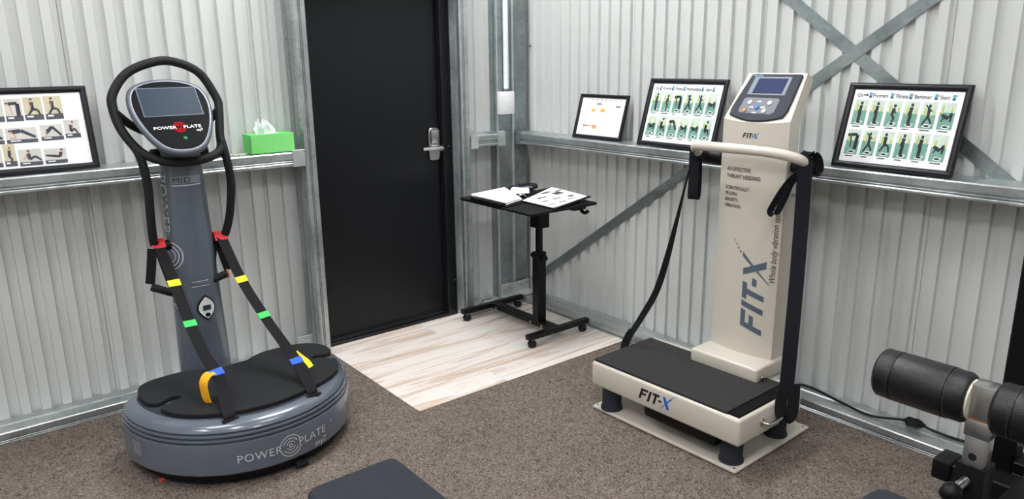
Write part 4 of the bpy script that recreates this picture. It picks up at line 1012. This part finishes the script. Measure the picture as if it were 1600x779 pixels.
# tissue box
tb = thing('tissue_box', 'bright green tissue box with a white tissue on the left shelf', 'tissue box', (-1.772, -0.088, 1.147))
MB().box(-1.886, -1.660, -0.140, -0.030, 1.1472, 1.242, 0.0015, 1).build('carton', 'box_green', tb, smooth=0)
MB().box(-1.882, -1.664, -0.1407, -0.1399, 1.151, 1.239).build('front_panel', 'box_green2', tb, smooth=0)
MB().prism(circ(-1.775, -0.085, 0.06, 20, 0.022), lambda a, b, t: (a, b, t), 1.2419, 1.2424).build('slot', 'white_ink', tb, smooth=0)
rnd = random.Random(3); rg = []
for i, (z, sx, sy) in enumerate(((1.241, 0.050, 0.010), (1.262, 0.048, 0.022), (1.280, 0.036, 0.026), (1.296, 0.026, 0.022))):
    rg.append([(-1.785-0.006*i+sx*math.cos(2*math.pi*k/24)*(1+0.18*math.sin(k*2.1+i)), -0.085+sy*math.sin(2*math.pi*k/24)*(1+0.35*math.cos(k*2.9)), z+(0.016*math.sin(k*1.7+i*0.6)+0.012*math.cos(k*0.52+2.6) if i > 0 else 0)) for k in range(24)])
MB().loft(rg, caps=False).build('tissue', 'tissue', tb, smooth=60)
cd = MB().tube(spline([(-1.965, -0.118, 1.1505), (-1.935, -0.100, 1.1505), (-1.905, -0.082, 1.1510), (-1.893, -0.095, 1.1510), (-1.905, -0.118, 1.1508), (-1.932, -0.122, 1.1505), (-1.950, -0.108, 1.1530), (-1.985, -0.095, 1.1500)], 6), 0.0022, 8).build('cord', 'ivory')
tag(cd, 'small loop of pale string beside the green tissue box', 'string')
cd = MB().tube(spline([(-2.19, -0.07, 1.1515), (-2.12, -0.095, 1.1515), (-2.06, -0.10, 1.1515), (-2.0, -0.08, 1.1515), (-1.97, -0.055, 1.1515)], 6), 0.0045, 8).build('cable', 'black_plastic')
tag(cd, 'short black cable lying on the left shelf behind the dark grey machine', 'cable')

# conduit and switch box on the corner column
cn = thing('electrical_box', 'white wall box with a white conduit pipe on the corner column', 'electrical box', (-0.236, CY, 1.26))
bxo = MB().box(-0.298, -0.192, CY-0.046, CY-0.0005, 1.255, 1.393, 0.004, 2).build('box_body', 'white_plastic', cn, smooth=40)
MB().box(-0.240, -0.228, CY-0.047, CY-0.0455, 1.322, 1.325).build('rocker_mark', 'ink_pale', bxo, smooth=0)
MB().box(-0.240, -0.228, CY-0.047, CY-0.0455, 1.296, 1.299).build('rocker_mark', 'ink_pale', bxo, smooth=0)
MB().cyl((-0.236, CY-0.018, 1.41), (-0.236, CY-0.018, CEIL_Z-0.001), 0.0165, 18).build('conduit', 'white_plastic', cn)
MB().cyl((-0.236, CY-0.018, 1.391), (-0.236, CY-0.018, 1.412), 0.013, 14).build('conduit_nut', 'keypad', cn)

# ================================================================== ROLLING TABLE
tt = thing('rolling_table', 'black rolling laptop table on casters beside the corner column', 'table', (-0.45, -0.50, 0.0045))
ZT = 0.815
MB().box(-0.690, -0.205, -0.210, -0.175, 0.052, 0.082, 0.003, 1).build('foot_bar', 'black_metal', tt, smooth=0)
MB().box(-0.665, -0.195, -0.815, -0.775, 0.052, 0.082, 0.003, 1).build('foot_bar', 'black_metal', tt, smooth=0)
MB().box(-0.475, -0.415, -0.776, -0.209, 0.052, 0.084, 0.003, 1).build('cross_beam', 'black_metal', tt, smooth=0)
for x, y in ((-0.655, -0.193), (-0.245, -0.193), (-0.630, -0.795), (-0.235, -0.795)):
    cs = MB().tube([(x, y, 0.0045), (x, y, 0.010), (x, y, 0.020), (x, y, 0.030), (x, y, 0.040), (x, y, 0.045)], [0.012, 0.021, 0.026, 0.026, 0.020, 0.010], 18).build('caster', 'rubber', tt, smooth=60)
    MB().cyl((x, y, 0.040), (x, y, 0.054), 0.009, 10).build('stem', 'satin', cs)
for x, y in ((-0.4755, -0.26), (-0.4755, -0.60), (-0.4755, -0.70)):
    MB().cyl((x, y, 0.066), (x-0.004, y, 0.066), 0.008, 12).build('bolt', 'satin', tt)
MB().box(-0.480, -0.418, -0.675, -0.620, 0.083, 0.495, 0.003, 1).build('outer_post', 'black_metal', tt, smooth=0)
MB().box(-0.466, -0.432, -0.663, -0.632, 0.47, 0.80, 0.003, 1).build('inner_post', 'black_metal', tt, smooth=0)
MB().box(-0.482, -0.416, -0.677, -0.618, 0.462, 0.505, 0.004, 1).build('post_collar', 'black_plastic', tt, smooth=0)
for s_ in (-1, 1):
    MB().cyl((-0.449, -0.6475+s_*0.030, 0.475), (-0.449, -0.6475+s_*0.062, 0.475), 0.016, 10, 0.003).build('clamp_knob', 'black_plastic', tt)
MB().box(-0.485, -0.405, -0.690, -0.605, 0.650, 0.800, 0.004, 1).build('top_bracket', 'black_plastic', tt, smooth=0)
MB().box(-0.52, -0.38, -0.80, -0.50, 0.792, 0.802, 0.002, 1).build('support_plate', 'black_metal', tt, smooth=0)
mb = MB().box(-0.40, -0.30, -0.885, -0.83, 0.772, 0.802, 0.006, 1).tube(spline([(-0.33, -0.86, 0.785), (-0.33, -0.875, 0.765), (-0.325, -0.895, 0.755), (-0.31, -0.91, 0.768)], 4), 0.010, 10)
mb.build('tilt_lever', 'black_plastic', tt)
def rrect(x0, x1, y0, y1, r, n=4):
    p = []
    for cx_, cy_, a0 in ((x1-r, y1-r, 0), (x0+r, y1-r, 90), (x0+r, y0+r, 180), (x1-r, y0+r, 270)):
        for k in range(n+1):
            a = math.radians(a0+90*k/n); p.append((cx_+r*math.cos(a), cy_+r*math.sin(a)))
    return p
fz = lambda a, b, t: (a, b, t)
MB().prism(rrect(-0.765, -0.270, -0.722, -0.300, 0.02), fz, 0.802, ZT, bev=0.002).build('table_top', 'black_plastic', tt, smooth=0)
MB().prism(rrect(-0.765, -0.270, -0.945, -0.727, 0.02), fz, 0.802, ZT, bev=0.002).build('side_leaf', 'black_plastic', tt, smooth=0)

# things on the table
bd = thing('ring_binder', 'open black ring binder with white pages on the rolling table', 'binder', (-0.50, -0.58, ZT))
def slab(pts, z0, z1, m_, name, parent, bev=0.0, lift=None):
    MBx = MB().prism(pts, lambda a, b, t: (a, b, t+(lift(a, b) if lift else 0)), z0, z1, bev=bev)
    return MBx.build(name, m_, parent, smooth=0)
slab([(-0.752, -0.725), (-0.560, -0.668), (-0.425, -0.318), (-0.712, -0.360)], ZT, ZT+0.006, 'black_plastic', 'cover', bd, 0.001)
def liftR(a, b): return 0.018*max(0, min(1, (a+0.62)/0.36))**1.5
slab([(-0.560, -0.660), (-0.598, -0.945), (-0.262, -0.880), (-0.232, -0.50), (-0.43, -0.49)], ZT+0.001, ZT+0.006, 'black_plastic', 'cover', bd, 0.001, liftR)
for k, (dx, dy) in enumerate(((0, 0), (0.006, -0.004), (-0.004, 0.004), (0.003, 0.001))):
    slab([(-0.742+dx, -0.700+dy), (-0.575+dx, -0.640+dy), (-0.420+dx, -0.290+dy), (-0.705+dx, -0.345+dy)], ZT+0.0065+k*0.0035, ZT+0.0095+k*0.0035, 'paper', 'page', bd)
MB().box(-0.77, -0.725, -0.70, -0.42, ZT+0.0008, ZT+0.020, 0.004, 2).build('page_clip', 'black_plastic', bd)
pgz = ZT+0.0075
qp = [(-0.580, -0.655), (-0.588, -0.925), (-0.278, -0.865), (-0.232, -0.515)]
fp_ = lambda a, b, t: (a, b, pgz+t+liftR(a, b))
MB().quad(qp, fp_, 0.0015, 0, 10).quad(qp, fp_, 0.0, 0, 10).build('page', 'paper', bd, smooth=40)
mb = MB()
for (a, b, w_, h_) in ((-0.40, -0.62, 0.07, 0.025), (-0.36, -0.70, 0.06, 0.055), (-0.50, -0.70, 0.07, 0.022), (-0.53, -0.78, 0.04, 0.02), (-0.45, -0.775, 0.06, 0.016), (-0.35, -0.80, 0.04, 0.03), (-0.48, -0.86, 0.05, 0.016), (-0.31, -0.64, 0.05, 0.02), (-0.56, -0.86, 0.05, 0.012), (-0.40, -0.84, 0.06, 0.012)):
    mb.quad(rect(a, a+w_, b, b+h_), fp_, 0.0022, 0, 3)
mb.build('page_print', 'ink_soft', bd, smooth=0, fixn=False)['kind'] = 'stuff'
for k in range(2):
    c = Vector((-0.535+0.075*k, -0.60+0.13*k, ZT+0.004))
    MB().tube([c+Vector((0.026*math.cos(a)*0.94, -0.026*math.cos(a)*0.34, 0.026*math.sin(a))) for a in [math.pi*j/10 for j in range(11)]], 0.0022, 8).build('ring', 'chrome', bd)
cup = thing('note_pad', 'small white note sheet standing between the binder pages', 'paper', (-0.44, -0.50, ZT))
MB().ribbon(spline([(-0.505, -0.545, ZT+0.024), (-0.470, -0.500, ZT+0.034), (-0.430, -0.470, ZT+0.040), (-0.385, -0.480, ZT+0.030)], 5), 0.11, 0.001, (0.6, -0.8, 0)).build('sheet', 'paper', cup, smooth=30)
pouch = thing('pouch', 'small black pouch with a grey zip on the table by the wall', 'pouch', (-0.36, -0.34, ZT))
MB().prism(rrect(-0.42, -0.22, -0.392, -0.315, 0.03), fz, ZT+0.0005, ZT+0.030, bev=0.008).build('pouch_body', 'leather_matte', pouch, smooth=50)
MB().box(-0.355, -0.275, -0.368, -0.338, ZT+0.030, ZT+0.042, 0.005, 2).build('pouch_clip', 'panel_grey', pouch)

# ================================================================== POWER CABLE
cb = thing('power_cable', 'black power cable with inline connector on the right floor channel', 'cable', (-0.06, -2.4, 0.049))
MB().tube(spline([(-0.20, -2.06, 0.056), (-0.10, -2.07, 0.056), (-0.035, -2.10, 0.056), (-0.030, -2.17, 0.056), (-0.060, -2.30, 0.054), (-0.090, -2.43, 0.054), (-0.080, -2.50, 0.056), (-0.062, -2.560, 0.066), (-0.058, -2.592, 0.072)], 8), 0.0052, 10).build('cord', 'black_plastic', cb)
MB().tube(spline([(-0.045, -2.672, 0.070), (-0.040, -2.70, 0.062), (-0.03, -2.76, 0.055), (-0.022, -2.85, 0.055), (-0.030, -3.0, 0.055), (-0.06, -3.2, 0.055)], 8), 0.0052, 10).build('cord', 'black_plastic', cb)
a, b = Vector((-0.058, -2.590, 0.073)), Vector((-0.045, -2.674, 0.072)); d = b-a
MB().tube([a, a+d*0.10, a+d*0.12, a+d*0.22, a+d*0.36, a+d*0.40, a+d*0.62, a+d*0.80, a+d*0.90, b], [0.008, 0.009, 0.016, 0.022, 0.022, 0.020, 0.022, 0.018, 0.010, 0.008], 8).build('connector', 'black_plastic', cb)

# ================================================================== BENCH (foreground)
bn = thing('weight_bench', 'flat black padded bench cut by the bottom edge', 'bench', (-2.33, -2.5, 0))
bp_ = rrect(-2.470, -2.170, -3.05, -1.950, 0.035, 5)
MB().prism(bp_, fz, 0.345, 0.405, bev=0.012).build('pad', 'leather_matte', bn, smooth=50)
MB().box(-2.355, -2.285, -2.95, -2.06, 0.275, 0.3445, 0.004, 1).build('spine', 'black_metal', bn, smooth=0)
for y in (-2.86, -2.14):
    MB().box(-2.35, -2.29, y-0.03, y+0.03, 0.04, 0.276, 0.004, 1).build('leg', 'black_metal', bn, smooth=0)
    MB().box(-2.50, -2.14, y-0.03, y+0.03, 0.0, 0.041, 0.004, 1).build('foot_bar', 'black_metal', bn, smooth=0)

# ================================================================== PULLDOWN MACHINE (right foreground)
pm = thing('pulldown_machine', 'black weight machine with padded thigh rollers at the right edge', 'exercise machine', (-1.1, -3.3, 0))
PX, PY = -1.405, -3.285
for nm, y0, y1 in (('a', -3.050, -3.258), ('b', -3.306, -3.514)):
    dy = -1 if y1 < y0 else 1
    zc = 0.838
    n = 40
    ys = [0, 0.004, 0.010, 0.045, 0.0455, 0.05, 0.16, 0.163, 0.1635, 0.196, 0.204, 0.208]
    rs = [0.046, 0.055, 0.060, 0.0605, 0.0592, 0.061, 0.061, 0.0608, 0.0592, 0.059, 0.055, 0.046]
    if nm == 'b': pass
    rl = MB().tube([(PX, y0+dy*v, zc) for v in ys], rs, n).build('roller_pad', 'leather', pm, smooth=35)
    for v in (0.0405, 0.168):
        mb = MB()
        for k in range(60):
            a = 2*math.pi*k/60; c = (PX+0.0606*math.cos(a), y0+dy*v, zc+0.0606*math.sin(a)); c2 = (PX+0.0606*math.cos(a+0.05), y0+dy*v, zc+0.0606*math.sin(a+0.05))
            mb.tube([c, c2], 0.0007, 5)
        mb.build('stitching', 'stitch', rl)['kind'] = 'stuff'
    e = y1 if nm == 'a' else y0
    MB().tube([(PX, e-0.004, zc), (PX, e+0.004, zc)], 0.047, 28).build('end_disc', 'ivory', pm) if nm == 'a' else MB().tube([(PX, e-0.207, zc), (PX, e-0.212, zc)], 0.044, 28).build('end_disc', 'ivory', pm)
MB().cyl((PX, -3.07, 0.838), (PX, -3.50, 0.838), 0.012, 14).build('axle', 'satin', pm)
MB().box(PX-0.024, PX+0.024, PY-0.024, PY+0.024, 0.800, 0.885, 0.003, 2).build('upper_post', 'satin', pm, smooth=30)
MB().box(PX-0.0245, PX+0.0245, PY-0.0245, PY+0.0245, 0.800, 0.805).build('rust_line', 'rust', pm, smooth=0)
MB().box(PX-0.027, PX+0.027, PY-0.027, PY+0.027, 0.760, 0.802, 0.003, 2).build('collar', 'satin', pm, smooth=30)
MB().box(PX-0.023, PX+0.023, PY-0.023, PY+0.023, 0.60, 0.762, 0.003, 2).build('inner_post', 'satin', pm, smooth=30)
MB().cyl((PX-0.0225, PY+0.002, 0.712), (PX-0.0236, PY+0.002, 0.712), 0.009, 18).build('pin_hole', 'ink', pm)
MB().box(PX-0.031, PX+0.031, PY-0.031, PY+0.031, 0.05, 0.692, 0.003, 2).build('sleeve', 'black_metal', pm, smooth=30)
mb = MB().cyl((PX-0.031, PY+0.004, 0.655), (PX-0.066, PY+0.012, 0.645), 0.011, 14).build('pull_pin', 'satin', pm)
MB().tube([(PX-0.060, PY+0.012, 0.645), (PX-0.068, PY+0.013, 0.643), (PX-0.082, PY+0.015, 0.640), (PX-0.098, PY+0.018, 0.636), (PX-0.104, PY+0.019, 0.635)], [0.010, 0.019, 0.022, 0.018, 0.006], 18).build('pin_knob', 'black_plastic', mb, smooth=60)
MB().prism(rrect(-1.80, -1.462, -3.470, -3.100, 0.04, 5), fz, 0.520, 0.572, bev=0.012).build('seat_pad', 'leather_matte', pm, smooth=50)
MB().box(-1.74, -1.437, -3.315, -3.255, 0.455, 0.5195, 0.004, 1).build('seat_rail', 'black_metal', pm, smooth=0)
MB().box(-1.68, -1.62, -3.315, -3.255, 0.05, 0.456, 0.004, 1).build('seat_leg', 'black_metal', pm, smooth=0)
MB().box(-1.75, -0.55, -3.32, -3.25, 0.0, 0.051, 0.004, 1).build('floor_rail', 'black_metal', pm, smooth=0)
MB().box(-1.373, -0.86, -3.312, -3.258, 0.40, 0.46, 0.004, 1).build('beam', 'black_metal', pm, smooth=0)
MB().box(-1.005, -0.925, -3.50, -3.105, 0.395, 0.450, 0.004, 1).build('cross_tube', 'black_metal', pm, smooth=0)
MB().box(-1.010, -0.920, -3.106, -3.055, 0.391, 0.454, 0.008, 2).build('end_cap', 'black_plastic', pm, smooth=40)
for y in (-3.185, -3.62):
    MB().box(-0.86, -0.78, y-0.03, y+0.03, 0.0, 2.05, 0.005, 1).build('upright', 'black_metal', pm, smooth=0)
MB().box(-0.86, -0.78, -3.65, -3.155, 2.05, 2.11, 0.005, 1).build('top_beam', 'black_metal', pm, smooth=0)
MB().box(-0.885, -0.755, -3.66, -3.145, 0.0, 0.06, 0.005, 1).build('stack_base', 'black_metal', pm, smooth=0)
for k in range(12):
    MB().box(-0.885, -0.765, -3.585, -3.22, 0.062+k*0.034, 0.093+k*0.034, 0.003, 1).build('weight_plate', 'black_metal', pm, smooth=0)
for y in (-3.30, -3.50):
    MB().cyl((-0.82, y, 0.46), (-0.82, y, 2.05), 0.010, 12).build('guide_rod', 'satin', pm)
